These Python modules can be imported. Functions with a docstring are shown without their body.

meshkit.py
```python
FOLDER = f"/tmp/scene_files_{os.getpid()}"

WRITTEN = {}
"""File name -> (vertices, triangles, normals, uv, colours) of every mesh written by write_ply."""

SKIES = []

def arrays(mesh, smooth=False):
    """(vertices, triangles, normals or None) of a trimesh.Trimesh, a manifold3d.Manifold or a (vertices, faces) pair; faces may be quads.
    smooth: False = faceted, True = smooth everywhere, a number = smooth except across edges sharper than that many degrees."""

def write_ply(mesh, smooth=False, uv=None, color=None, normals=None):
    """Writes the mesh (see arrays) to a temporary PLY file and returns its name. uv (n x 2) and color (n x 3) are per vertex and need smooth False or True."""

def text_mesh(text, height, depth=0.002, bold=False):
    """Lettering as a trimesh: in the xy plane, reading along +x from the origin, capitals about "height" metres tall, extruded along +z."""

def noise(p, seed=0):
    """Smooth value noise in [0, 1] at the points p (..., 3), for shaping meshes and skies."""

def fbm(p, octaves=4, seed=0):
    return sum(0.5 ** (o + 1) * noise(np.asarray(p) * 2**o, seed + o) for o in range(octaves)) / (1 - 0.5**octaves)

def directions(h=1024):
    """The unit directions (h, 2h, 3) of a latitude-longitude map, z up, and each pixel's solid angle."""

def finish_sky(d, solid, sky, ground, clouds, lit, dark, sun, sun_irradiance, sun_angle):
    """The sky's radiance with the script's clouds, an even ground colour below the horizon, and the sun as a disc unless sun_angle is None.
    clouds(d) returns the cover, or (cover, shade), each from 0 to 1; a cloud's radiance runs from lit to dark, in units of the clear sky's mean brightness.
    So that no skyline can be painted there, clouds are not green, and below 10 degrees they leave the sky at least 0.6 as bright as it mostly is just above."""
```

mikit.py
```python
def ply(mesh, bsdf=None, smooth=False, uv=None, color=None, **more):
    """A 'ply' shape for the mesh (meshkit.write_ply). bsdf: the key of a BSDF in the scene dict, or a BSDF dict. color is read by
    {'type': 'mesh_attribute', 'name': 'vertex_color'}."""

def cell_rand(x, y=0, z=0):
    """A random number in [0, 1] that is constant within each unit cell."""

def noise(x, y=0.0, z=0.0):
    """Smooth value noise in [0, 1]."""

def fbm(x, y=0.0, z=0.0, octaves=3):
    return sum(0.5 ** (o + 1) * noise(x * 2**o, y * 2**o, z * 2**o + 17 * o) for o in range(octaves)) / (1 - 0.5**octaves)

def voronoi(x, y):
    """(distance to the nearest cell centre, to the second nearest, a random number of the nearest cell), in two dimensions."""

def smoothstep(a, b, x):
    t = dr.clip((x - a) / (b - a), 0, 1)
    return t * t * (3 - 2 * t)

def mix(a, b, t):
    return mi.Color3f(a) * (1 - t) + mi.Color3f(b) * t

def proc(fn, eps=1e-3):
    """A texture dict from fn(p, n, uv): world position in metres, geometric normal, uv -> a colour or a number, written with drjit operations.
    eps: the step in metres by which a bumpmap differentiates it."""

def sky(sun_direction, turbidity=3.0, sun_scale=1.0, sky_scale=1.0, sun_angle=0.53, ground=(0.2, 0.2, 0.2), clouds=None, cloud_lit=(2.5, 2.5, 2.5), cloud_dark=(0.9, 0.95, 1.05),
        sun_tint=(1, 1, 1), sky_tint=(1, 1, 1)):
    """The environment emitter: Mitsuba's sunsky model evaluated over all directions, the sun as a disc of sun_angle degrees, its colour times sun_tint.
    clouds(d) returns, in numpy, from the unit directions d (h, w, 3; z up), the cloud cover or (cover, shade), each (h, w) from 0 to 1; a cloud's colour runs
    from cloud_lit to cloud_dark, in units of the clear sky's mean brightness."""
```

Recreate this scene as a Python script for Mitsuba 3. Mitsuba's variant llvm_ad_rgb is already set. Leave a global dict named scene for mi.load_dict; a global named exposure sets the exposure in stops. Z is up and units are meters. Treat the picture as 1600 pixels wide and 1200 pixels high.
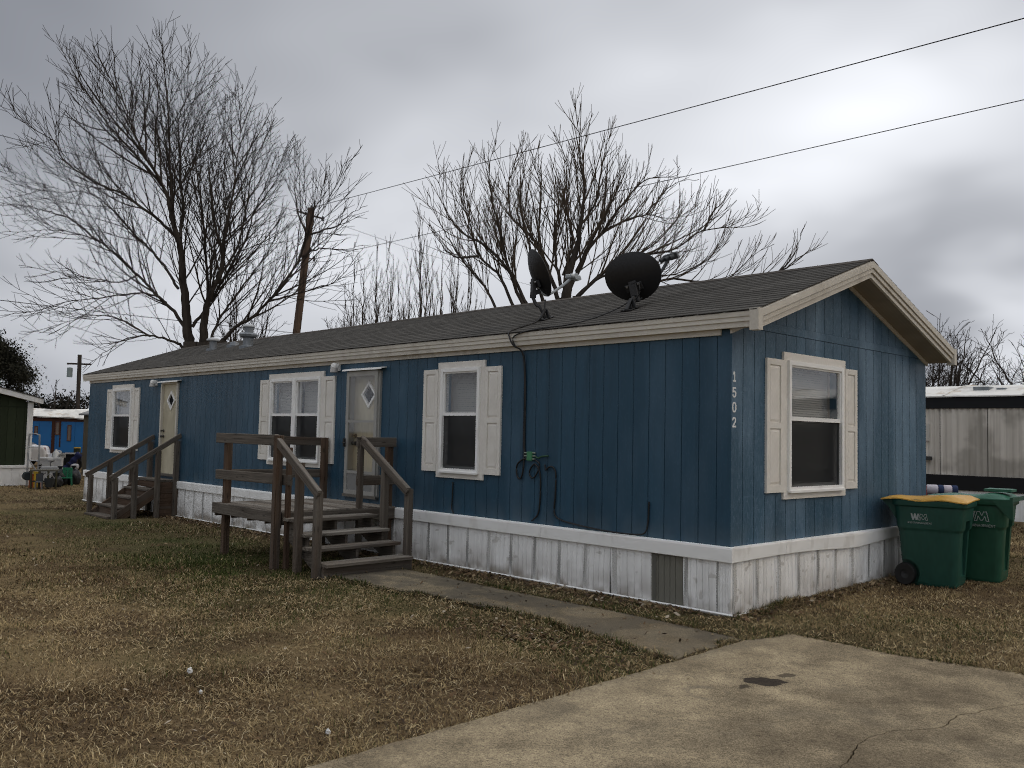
import math, random
import numpy as np
import trimesh, shapely, shapely.geometry as sg
import drjit as dr
import mitsuba as mi
import mikit, meshkit, manifold3d
from mikit import proc, noise, fbm, voronoi, cell_rand, smoothstep, mix

scene, labels = {}, {}
PI = math.pi

# ------------------------------------------------------------------ camera, sky, exposure
CAM = np.array([4.701, -7.372, 1.653])
CR, CD, CF = np.array([.692, .722, .021]), np.array([-.027, .054, -.998]), np.array([-.721, .690, .057])
CF = CF / np.linalg.norm(CF)
CR = CR - CF * (CR @ CF); CR /= np.linalg.norm(CR)
CD = np.cross(CF, CR)
_m = np.eye(4); _m[:3, 0], _m[:3, 1], _m[:3, 2], _m[:3, 3] = -CR, -CD, CF, CAM
scene['camera'] = {'type': 'perspective', 'fov': 59.309, 'fov_axis': 'x', 'near_clip': .05, 'far_clip': 2000.0,
                   'to_world': mi.ScalarTransform4f(_m.tolist())}
exposure = 2.05


def overcast(d):
    """An overcast winter sky: rolling grey cloud banks, thin and bright round the hidden sun."""
    az = np.degrees(np.arctan2(d[..., 1], d[..., 0])); el = np.degrees(np.arcsin(np.clip(d[..., 2], -1, 1)))
    z = np.maximum(d[..., 2], 0) + .30
    q = np.stack([d[..., 0] / z, d[..., 1] / z, np.zeros_like(z)], -1)
    q = q + .35 * np.stack([meshkit.fbm(q * 1.3, 3, 21), meshkit.fbm(q * 1.3, 3, 22), 0 * z], -1)
    n1 = meshkit.fbm(q * .95 + [3.1, 7.7, 0], 4, 3); n2 = meshkit.fbm(q * 2.3 + [11, 2, 5], 4, 9)
    w = az + 26 * (n1 - .5); e = el + 12 * (n2 - .5)
    shade = .70 + .56 * (n1 - .5) + .16 * (n2 - .5)

    def patch(a, b, sa, sb):
        t = (w - a + 180) % 360 - 180
        return np.exp(-(t / sa) ** 2 - ((e - b) / sb) ** 2)
    shade = shade - .33 * patch(115, 17.5, 8.5, 5) - .20 * patch(112, 20, 20, 10) - .16 * patch(140, 11, 12, 5) - .16 * patch(158, 3, 24, 7)
    shade = shade + .10 * patch(138, 24, 10, 5) + .16 * patch(109, 9, 8, 4) - .18 * patch(104, 4, 8, 2.5)
    t = np.clip((el - 27) / 45, 0, 1)
    shade = shade - .56 * t * t * (3 - 2 * t)  # upper sky, out of view, brightened to light the walls and ground
    shade = shade - .16 * patch(30, 36, 50, 30)  # bright cloud out of view, placed to light the end wall
    return np.ones_like(el), np.clip(shade, 0, 1)


scene['sky'] = mikit.sky([math.cos(math.radians(38)) * .80, math.sin(math.radians(38)) * .80, .60], turbidity=4, sun_scale=.10, sun_angle=30,
                         clouds=overcast, cloud_lit=(3.05, 3.12, 3.26), cloud_dark=(.34, .375, .465), ground=(.10, .085, .06))

# ------------------------------------------------------------------ helpers
used = set()


def key_for(name, parent=None):
    base = f'{parent}__{name}' if parent else name
    k, n = base, 0
    while k in used:
        n += 1
        k = f'{base}_{n:03d}'
    used.add(k)
    return k


def tag(k, label=None, cat=None, group=None, kind=None):
    d = {a: b for a, b in (('label', label), ('category', cat), ('group', group), ('kind', kind)) if b}
    if d:
        labels[k] = d
    return k


def thing(name, label, cat, group=None):
    return tag(key_for(name), label, cat, group)


def cat_mesh(items):
    vs, fs, us, n = [], [], [], 0
    uv = all(len(i) > 2 for i in items)
    for i in items:
        v, f = np.asarray(i[0], float), np.asarray(i[1], int)
        if f.shape[1] == 4:
            f = np.vstack([f[:, [0, 1, 2]], f[:, [0, 2, 3]]])
        vs.append(v); fs.append(f + n); n += len(v)
        if uv:
            us.append(i[2])
    return (np.vstack(vs), np.vstack(fs)) + ((np.vstack(us),) if uv else ())


def add(name, mesh, mat, parent=None, smooth=False, color=None, label=None, cat=None, group=None, kind=None):
    """One entry of the scene. mesh: (v, f[, uv]) or a list of such, a Trimesh or a Manifold; color: one colour or one per vertex."""
    k = key_for(name, parent)
    put(k, mesh, mat, smooth, color)
    tag(k, label, cat, group, kind)
    return k


XF = None


def put(k, mesh, mat, smooth=False, color=None):
    if isinstance(mesh, list):
        mesh = cat_mesh(mesh)
    if hasattr(mesh, 'to_mesh'):
        mm = mesh.to_mesh(); mesh = (np.array(mm.vert_properties[:, :3]), np.array(mm.tri_verts))
    if hasattr(mesh, 'faces'):
        mesh = (np.array(mesh.vertices), np.array(mesh.faces))
    uv = mesh[2] if len(mesh) > 2 else None
    v, f = np.asarray(mesh[0], float), np.asarray(mesh[1], int)
    if XF is not None:
        v = XF(v)
    if f.shape[1] == 4:
        f = np.vstack([f[:, [0, 1, 2]], f[:, [0, 2, 3]]])
    if smooth is not False and smooth is not True and uv is None and (color is None or np.ndim(color) == 1):
        t = trimesh.graph.smooth_shade(trimesh.Trimesh(v, f, process=True), angle=math.radians(smooth), facet_minarea=None)
        v, f, smooth = np.array(t.vertices), np.array(t.faces), True
    if color is not None and np.ndim(color) == 1:
        color = np.tile(np.asarray(color, float), (len(v), 1))
    scene[k] = mikit.ply((v, f), mat, smooth=bool(smooth), uv=uv, color=color)


def box(x0, x1, y0, y1, z0, z1):
    v = np.array([[x, y, z] for x in (x0, x1) for y in (y0, y1) for z in (z0, z1)], float)
    return v, np.array([[0, 1, 3, 2], [4, 6, 7, 5], [0, 4, 5, 1], [2, 3, 7, 6], [0, 2, 6, 4], [1, 5, 7, 3]])


def unit(a):
    a = np.asarray(a, float)
    return a / np.linalg.norm(a)


_uvr = random.Random(5)


def beam(p0, p1, w, h, up=(0, 0, 1), ch=.006):
    """A board from p0 to p1 (its centre line), h high along up and w wide, long edges chamfered; uv runs along and round it."""
    p0, p1 = np.asarray(p0, float), np.asarray(p1, float)
    d = unit(p1 - p0); u = np.asarray(up, float); u = unit(u - d * (u @ d)); s = np.cross(d, u)
    a, b = w / 2, h / 2
    sec = [(a, b - ch), (a - ch, b), (ch - a, b), (-a, b - ch), (-a, ch - b), (ch - a, -b), (a - ch, -b), (a, ch - b)]
    v = [p + s * q[0] + u * q[1] for p in (p0, p1) for q in sec]
    f = []
    for i in range(8):
        j = (i + 1) % 8
        f += [[i, j, j + 8], [i, j + 8, i + 8]]
    for i in range(1, 7):
        f += [[0, i + 1, i], [8, 8 + i, 9 + i]]
    L = np.linalg.norm(p1 - p0); o = _uvr.uniform(0, 50), _uvr.uniform(0, 50)
    uv = [(o[0] + t, o[1] + q[0] * .8 + q[1]) for t in (0, L) for q in sec]
    return np.array(v), np.array(f)[:, ::-1], np.array(uv)


def tube(path, r, k=6, cap=True):
    p = np.asarray(path, float); n = len(p)
    r = np.full(n, r, float) if np.ndim(r) == 0 else np.asarray(r, float)
    t = np.gradient(p, axis=0); t /= np.linalg.norm(t, axis=1, keepdims=True) + 1e-12
    ref = np.array([0, 0, 1.0]) if np.abs(t[:, 2]).mean() < .8 else np.array([.8, .6, 0.0])
    a = np.cross(t, ref); a /= np.linalg.norm(a, axis=1, keepdims=True) + 1e-12
    b = np.cross(t, a)
    ang = np.arange(k) * 2 * PI / k
    v = p[:, None] + r[:, None, None] * (np.cos(ang)[None, :, None] * a[:, None] + np.sin(ang)[None, :, None] * b[:, None])
    i = np.arange(n - 1)[:, None] * k; j = np.arange(k)[None]; j2 = (j + 1) % k
    f = np.concatenate([np.stack([i + j, i + j2, i + k + j2], -1).reshape(-1, 3), np.stack([i + j, i + k + j2, i + k + j], -1).reshape(-1, 3)])
    v = v.reshape(-1, 3)
    if cap:
        m = len(v); v = np.vstack([v, p[0], p[-1]]); j = np.arange(k); j2 = (j + 1) % k; e = (n - 1) * k
        f = np.vstack([f, np.stack([j2, j, j * 0 + m], 1), np.stack([e + j, e + j2, j * 0 + m + 1], 1)])
    return v, f[:, ::-1]


def curve(pts, n=40):
    """A smooth path through the points (Catmull-Rom)."""
    p = np.asarray(pts, float); p = np.vstack([2 * p[0] - p[1], p, 2 * p[-1] - p[-2]])
    out = []
    for s in np.linspace(0, len(p) - 3 - 1e-6, n):
        i = int(s); t = s - i; a, b, c, d = p[i:i + 4]
        out.append(.5 * (2 * b + (c - a) * t + (2 * a - 5 * b + 4 * c - d) * t * t + (3 * b - a - 3 * c + d) * t ** 3))
    return np.array(out)


def extr(poly, d0, d1, place):
    """The shapely polygon(s) in (u, z), extruded from d0 to d1 outward and put in the world by place(u, z, d)."""
    out = []
    for g in getattr(poly, 'geoms', [poly]):
        if g.geom_type != 'Polygon' or g.area < 1e-7:
            continue
        m = trimesh.creation.extrude_polygon(g, d1 - d0, engine='earcut')
        v = np.array(m.vertices)
        out.append((place(v[:, 0], v[:, 1], v[:, 2] + d0), np.array(m.faces)))
    return cat_mesh(out)


def lathe(prof, center=(0, 0, 0), axis=(0, 0, 1), n=24):
    prof = np.asarray(prof, float); ax = unit(axis); a = unit(np.cross(ax, [.3, .9, .2] if abs(ax[2]) > .8 else [0, 0, 1])); b = np.cross(ax, a)
    an = np.arange(n) * 2 * PI / n
    ring = np.cos(an)[:, None] * a + np.sin(an)[:, None] * b
    v = np.asarray(center) + prof[:, 0][:, None, None] * ring[None] + prof[:, 1][:, None, None] * ax
    m = len(prof); i = np.arange(m - 1)[:, None] * n; j = np.arange(n)[None]; j2 = (j + 1) % n
    f = np.concatenate([np.stack([i + j, i + j2, i + n + j2], -1).reshape(-1, 3), np.stack([i + j, i + n + j2, i + n + j], -1).reshape(-1, 3)])
    return v.reshape(-1, 3), f


def loft(secs):
    """Closed sections (each (n, 3)) joined into one solid with flat ends."""
    n = len(secs[0]); v = np.vstack(secs + [secs[0].mean(0)[None], secs[-1].mean(0)[None]])
    f = []
    for s in range(len(secs) - 1):
        for j in range(n):
            k = (j + 1) % n; f += [[s * n + j, s * n + k, s * n + n + k], [s * n + j, s * n + n + k, s * n + n + j]]
    m = n * len(secs)
    for j in range(n):
        k = (j + 1) % n; f += [[k, j, m], [m - n + j, m - n + k, m + 1]]
    return v, np.array(f)


def rrect(x0, x1, y0, y1, z, r, n=5):
    out = []
    for cx, cy, a in ((x1 - r, y1 - r, 0), (x0 + r, y1 - r, 90), (x0 + r, y0 + r, 180), (x1 - r, y0 + r, 270)):
        for t in np.linspace(0, 90, n):
            q = math.radians(a + t); out.append((cx + r * math.cos(q), cy + r * math.sin(q), z))
    return np.array(out)


def ground_z(x, y):
    x, y = np.asarray(x, float), np.asarray(y, float)
    z = .003 * np.clip(x, -15, 0) - .0115 * np.clip(-15 - x, 0, 45) + .016 * np.clip(y, 0, 13)
    return z


# ------------------------------------------------------------------ materials
def principled(color, rough=.6, **k):
    return {'type': 'principled', 'base_color': color if isinstance(color, dict) else {'type': 'rgb', 'value': list(color)},
            'roughness': rough, **k}


def two(b):
    return {'type': 'twosided', 'bsdf': b}


def bump(fn, scale, b, eps=2e-3):
    return {'type': 'bumpmap', 'arbitrary': proc(fn, eps), 'scale': scale, 'bsdf': b}


def M(name, b):
    scene['mat_' + name] = two(b) if b['type'] in ('principled', 'bumpmap') else b
    return 'mat_' + name


VC = {'type': 'mesh_attribute', 'name': 'vertex_color'}
matte = M('matte', two(principled(VC, .9, specular=.2)))
paint = M('paint', two(principled(VC, .45, specular=.4)))
gloss = M('gloss', two(principled(VC, .25, specular=.5)))
metal = M('metal', two(principled(VC, .42, metallic=.85)))


def siding_color(p, n, uv):
    h = dr.select(dr.abs(n.x) > .7, p.y, p.x)
    end = dr.select(n.x > .7, mi.Float(1), mi.Float(0))
    tone = .9 + .16 * cell_rand(dr.floor(h / .203), 3, end * 7) + .34 * (fbm(h * 1.7, p.z * .55, 4) - .5) - .16 * smoothstep(.6, .8, noise(h * 17, p.z * .8, 12)) * smoothstep(.4, .7, noise(h * 1.1, p.z * 1.4, 6)) + .08 * (noise(h * 60, p.z * 5, 2) - .5)
    chalk_sheen = smoothstep(.42, .75, fbm(h * 2.4 + 9, p.z * .9, 1, 4)) * (.25 + .55 * end) + .42 * end * (.5 + .5 * smoothstep(.35, .7, noise(h * 95, p.z * 28, 5)))  # end wall paler: chalky fading plus sky sheen painted into the colour
    speck = smoothstep(.72, .84, noise(h * 110, p.z * 45, 8)) * (.06 + .14 * end)
    c = mix((.0200, .061, .100), (.130, .202, .278), dr.clip(chalk_sheen * .60 + speck, 0, 1)) * tone
    low = smoothstep(.95, .66, p.z) * smoothstep(.3, .7, fbm(h * 5, p.z * 3, 7))
    return mix(c, (.10, .13, .15), low * .3)


siding = M('siding', bump(lambda p, n, uv: noise(dr.select(dr.abs(n.x) > .7, p.y, p.x) * 140, p.z * 16, 1) + .5 * noise(p.x * 60 + p.y * 60, p.z * 40, 2), .0016,
                          principled(proc(siding_color),   .45, specular=.3)))


def cream_color(p, n, uv):
    t = .92 + .16 * (fbm(p.x * 2 + p.y * 2, p.z * 3, 1) - .5) + .08 * (noise(p.x * 30, p.y * 30, p.z * 30) - .5)
    dirt = smoothstep(.56, .8, fbm(p.x * 6 + 3, p.y * 6, p.z * 1.5, 4))
    return mix((.57, .535, .465), (.34, .31, .255), dirt * .45) * t


cream = M('cream', principled(proc(cream_color), .6))


def vinyl_color(p, n, uv):
    d = smoothstep(.55, .8, fbm(p.x * 9 + 3, p.y * 9, p.z * 3, 3))
    return mix((.78, .78, .76), (.50, .48, .43), d * .4)


vinyl = M('vinyl', principled(proc(vinyl_color), .5))


def shutter_color(p, n, uv):
    return mix((.72, .695, .645), (.61, .585, .53), fbm(p.x * 5, p.y * 5, p.z * 5)) * (.95 + .1 * noise(p.x * 80, p.y * 80, p.z * 40))


soffit_m = M('soffit', principled(proc(lambda p, n, uv: mix((.31, .27, .215), (.22, .19, .15), fbm(p.x * 6, p.y * 6, p.z * 2)) * (.86 + .14 * smoothstep(.42, .5, dr.abs(p.x * 22 - dr.floor(p.x * 22) - .5)))), .7))
shutter_m = M('shutter', principled(proc(shutter_color), .6))


def skirt_color(p, n, uv):
    h = p.x + p.y * 1.07
    streak = smoothstep(.5, .85, noise(h * 14, p.z * .9, 3)) * .45 + smoothstep(.5, .8, noise(h * 45, p.z * 2.2, 6)) * .3
    low = smoothstep(.42, .02, p.z) * smoothstep(.28, .7, fbm(h * 3.2, p.z * 5, 4))
    scuff = smoothstep(.70, .8, fbm(h * 9, p.z * 14, 2))
    c = mix((.80, .80, .785), (.38, .375, .355), dr.clip(streak * .40, 0, 1))
    c = mix(c, (.17, .135, .095), dr.clip(low * .5 + .55 * smoothstep(.16, .0, p.z) * smoothstep(.25, .6, fbm(h * 7, p.z * 6, 12)), 0, .8))
    return mix(c, (.36, .34, .30), scuff * .5)


skirt_m = M('skirt', two(principled(proc(skirt_color), .5)))


def dots(p, n, uv, a, b):
    h = dr.select(dr.abs(n.x) > .6, p.y, p.x)
    u, w = h / .014, p.z / .012
    w = w + .5 * (dr.floor(u) - 2 * dr.floor(u / 2))
    d = dr.sqrt(dr.square(u - dr.floor(u) - .5) + dr.square(w - dr.floor(w) - .5))
    dirt = .55 + .45 * smoothstep(.25, .65, noise(h * 20, p.z * 4, 2))
    return mix(mi.Color3f(a) * dirt, b, smoothstep(.42, .30, d) * .6)


vent_m = M('vent', two(principled(proc(lambda p, n, uv: dots(p, n, uv, (.56, .555, .53), (.15, .15, .145))), .6)))
vent_tan = M('vent_tan', two(principled(proc(lambda p, n, uv: dots(p, n, uv, (.17, .165, .14), (.08, .078, .065))), .6)))


def wood_color(p, n, uv, a, b, c):
    u, v = uv.x, uv.y
    g = noise(u * 2.2, v * 95 + 3 * noise(u * 3, v * 12, 4), 1)
    g2 = noise(u * 9, v * 320, 7)
    t = fbm(u * 1.4, v * 5, 2)
    knot = smoothstep(.09, .02, voronoi(u * 1.7, v * 7.0)[0])
    crack = smoothstep(.83, .9, noise(u * 1.3, v * 130, 11))
    k = mix(a, b, dr.clip(g * .65 + g2 * .3 + (t - .5) * .5, 0, 1))
    k = mix(k, c, smoothstep(.52, .78, fbm(u * .9 + 5, v * 9, 5)) * .55)
    return k * (1 - .6 * knot) * (1 - .5 * crack)


def wood(name, a, b, c):
    return M(name, bump(lambda p, n, uv: noise(uv.x * 2.2, uv.y * 95, 1) + .6 * noise(uv.x * 6, uv.y * 300, 3), .0022,
                        principled(proc(lambda p, n, uv: wood_color(p, n, uv, a, b, c)), .85, specular=.2)))


wood_grey = wood('wood_grey', (.055, .046, .038), (.155, .135, .112), (.075, .050, .034))
wood_brown = wood('wood_brown', (.050, .030, .020), (.125, .085, .058), (.10, .088, .075))
wood_pale = wood('wood_pale', (.105, .093, .08), (.27, .245, .21), (.11, .085, .063))


def concrete_color(p, n, uv):
    big = fbm(p.x * .9 + 2, p.y * .9, 3, 4); mid = fbm(p.x * 5, p.y * 5, 6, 4); fine = noise(p.x * 130, p.y * 130, 1); fine2 = noise(p.x * 310, p.y * 310, 3)
    c = mix((.122, .096, .062), (.298, .243, .158), smoothstep(.18, .80, big * .6 + mid * .4))
    c = c * (.26 + .72 * fine + .76 * fine2) * (.84 + .32 * mid) * (.88 + .24 * noise(p.x * 34, p.y * 34, 6))
    stain = smoothstep(.53, .68, fbm(p.x * .8 + 11, p.y * 1.0 + 4, 5, 5))
    c = mix(c, (.075, .065, .050), stain * .5 * smoothstep(.25, .6, mid))
    wx = p.x + .09 * (fbm(p.x * 7, p.y * 7, 2, 3) - .5) + .05 * (fbm(p.x * 26, p.y * 26, 4, 3) - .5)
    wy = p.y + .13 * (fbm(p.x * 7, p.y * 7, 8, 3) - .5) + .07 * (fbm(p.x * 26, p.y * 26, 9, 3) - .5)

    def blob(cx, cy, a, b, k):
        u_, v_ = ((wx - cx) * .66 + (wy - cy) * .75) / a, ((wy - cy) * .66 - (wx - cx) * .75) / b
        return smoothstep(1.0, k, dr.sqrt(u_ * u_ + v_ * v_))
    oil = dr.maximum(dr.maximum(blob(1.43, -1.80, .15, .135, .84), blob(1.435, -1.54, .062, .048, .6) * .8), dr.maximum(blob(1.435, -2.04, .062, .050, .6) * .8, blob(1.70, -1.83, .02, .014, .5) * .7))
    oil = dr.maximum(oil, .35 * blob(1.43, -1.80, .30, .22, .3) * smoothstep(.4, .65, mid))
    c = mix(c, (.070, .059, .044), .62 * smoothstep(.30, .62, fbm(p.x * 3.2, p.y * 3.2, 14, 4)) * smoothstep(1.0, .1, dr.sqrt(dr.square((p.x - 1.25) / .75) + dr.square((p.y + 3.3) / .55))))
    ring = smoothstep(.30, .0, dr.abs(dr.sqrt(dr.square(p.x - 1.35) + dr.square((p.y + 2.35) * 1.2)) - .16) * 6) * smoothstep(.4, .7, fbm(p.x * 6, p.y * 6, 2))
    c = mix(c, (.09, .08, .065), ring * .5)
    edge = smoothstep(.95, .68, p.x + .12 * (mid - .5))
    c = mix(c, (.021, .016, .013), oil * (.80 + .2 * fine))
    return mix(c, (.10, .088, .068), edge * .5 * smoothstep(.35, .65, mid))


concrete = M('concrete', bump(lambda p, n, uv: noise(p.x * 160, p.y * 160, 1) + .7 * noise(p.x * 60, p.y * 60, 2) + 2.0 * fbm(p.x * 9, p.y * 9, 2), .0022,
                              principled(proc(concrete_color), .9, specular=.2), 3e-3))


def old_concrete(p, n, uv):
    c = concrete_color(p, n, uv)
    g = smoothstep(.45, .62, fbm(p.x * 2.2, p.y * 3.2, 9, 4))
    return mix(c * .80, (.062, .054, .042), g * .55)


path_m = M('path', bump(lambda p, n, uv: noise(p.x * 160, p.y * 160, 1) + .7 * noise(p.x * 60, p.y * 60, 2) + 2.0 * fbm(p.x * 9, p.y * 9, 2), .0026,
                        principled(proc(old_concrete), .9, specular=.2), 3e-3))
soil = M('soil', bump(lambda p, n, uv: fbm(p.x * 30, p.y * 30, 1, 4) + .5 * noise(p.x * 120, p.y * 120, 2), .02, principled(VC, .95, specular=.1), 4e-3))


def bark_color(p, n, uv):
    return mix((.030, .025, .021), (.085, .072, .060), fbm(p.x * 9 + p.y * 9, p.z * 2.2, 1, 3))


bark = M('bark', bump(lambda p, n, uv: fbm(p.x * 22, p.y * 22, p.z * 4), .02, principled(proc(bark_color), .95, specular=.1), 6e-3))
twig = M('twig', principled((.048, .040, .034), .95, specular=.1))
twig_pale = M('twig_pale', principled((.10, .079, .060), .95, specular=.1))
blade = M('blade', two({'type': 'diffuse', 'reflectance': VC}))
leafy = M('leafy', two({'type': 'diffuse', 'reflectance': VC}))
shingle_m = M('shingle', bump(lambda p, n, uv: noise(p.x * 230, p.y * 230, p.z * 230), .0015, principled(VC, .95, specular=.12)))
glass = M('glass', {'type': 'thindielectric', 'int_ior': 1.52})
screen_m = M('screen', {'type': 'mask', 'opacity': .72, 'bsdf': two({'type': 'diffuse', 'reflectance': {'type': 'rgb', 'value': [.028, .029, .03]}})})


def galv_color(p, n, uv):
    return mix((.14, .16, .18), (.29, .31, .33), fbm(p.x * 14, p.y * 14, p.z * 9)) * (.7 + .4 * noise(p.x * 40, p.y * 40, p.z * 5))


alum = M('aluminium', principled(proc(lambda p, n, uv: mix((.27, .265, .245), (.40, .395, .37), fbm(p.x * 9, p.y * 9, p.z * 3))), .5, metallic=.35))
galv = M('galvanised', principled(proc(galv_color), .5, metallic=.35))


def corr_color(p, n, uv):
    streak = noise(p.x * 16, p.z * .5, 3) * .5 + noise(p.x * 45, p.z * 1.1, 4) * .3 + fbm(p.x * 2.5, p.z * 1.2, 2) * .5
    blot = smoothstep(.53, .74, fbm(p.x * 1.6 + 4, p.z * 1.7 + 2, 8, 4))
    c = mix((.66, .62, .56), (.50, .465, .41), smoothstep(.35, .9, streak))
    return mix(c, (.17, .155, .125), blot * .55)


corr = M('corrugated', principled(proc(corr_color), .6))


def coated_color(p, n, uv):
    rust = smoothstep(.52, .68, fbm(p.x * 1.1 + 3, p.y * 2.5, 2, 4)) * smoothstep(.4, .6, fbm(p.x * 7, p.y * 3, 5))
    grime = smoothstep(.45, .7, fbm(p.x * .9 + p.y * 1.3, p.y * .7 - p.x * .5, 4, 4))
    c = mix((.66, .65, .61), (.27, .26, .245), grime * .75)
    return mix(c, (.36, .24, .13), rust * .5)


coated = M('coated_roof', principled(proc(coated_color), .6))


def plastic(name, a, b, rough=.42):
    return M(name, bump(lambda p, n, uv: noise(p.x * 60, p.y * 60, p.z * 60) + fbm(p.x * 9, p.y * 9, p.z * 9), .0012,
                        principled(proc(lambda p, n, uv: mix(a, b, fbm(p.x * 7, p.y * 7, p.z * 3, 4)) * (.9 + .2 * noise(p.x * 50, p.y * 50, p.z * 12))), rough, specular=.4)))


bin_green = plastic('bin_green', (.006, .046, .033), (.014, .068, .050))
bin_green2 = plastic('bin_green_pale', (.008, .054, .030), (.018, .080, .048))
lid_green = plastic('lid_green', (.016, .10, .062), (.03, .14, .088))
lid_yellow = plastic('lid_yellow', (.64, .38, .075), (.50, .27, .05), .38)
door_m = M('door', principled(proc(lambda p, n, uv: mix((.47, .43, .315), (.36, .325, .23), smoothstep(.35, .75, fbm(p.x * 3, p.y * 3, p.z * 1.2, 4))) * (.93 + .14 * noise(p.x * 70, 2, p.z * 8))), .55))

# ------------------------------------------------------------------ the ground
r_ = np.random.default_rng(11)
DRIVE = sg.Polygon([(.66, -.83), (.735, -.52), (.75, -.27), (1.05, -.285), (1.68, -.31), (2.5, -.16), (6, .05), (14, .4), (14, -16), (.95, -16), (.82, -5.2), (.76, -3.1), (.71, -1.84)])
WALK = sg.Polygon([(-4.35, -1.68), (-4.35, -.70), (-3.6, -.66), (-2.2, -.69), (-1.0, -.66), (.02, -.69), (.60, -.745), (.55, -.98), (.63, -1.2), (.60, -1.45), (.68, -1.80), (.2, -1.72), (-.6, -1.56), (-1.2, -1.46), (-2.4, -1.52), (-3.2, -1.66)])


def jag(poly, amp, seed, step=.05):
    """The polygon with its edge broken up a little, as old concrete is."""
    b = poly.exterior; n = int(min(b.length, 60) / step)
    pts = np.array([b.interpolate(t * b.length).coords[0] for t in np.linspace(0, 1, n, endpoint=False)])
    k = np.c_[pts * 3, np.zeros(len(pts))]
    off = np.c_[meshkit.fbm(k * 3, 4, seed), meshkit.fbm(k * 3 + 7, 4, seed + 9)] - .5
    return sg.Polygon(pts + amp * 2 * off).buffer(0)


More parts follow.
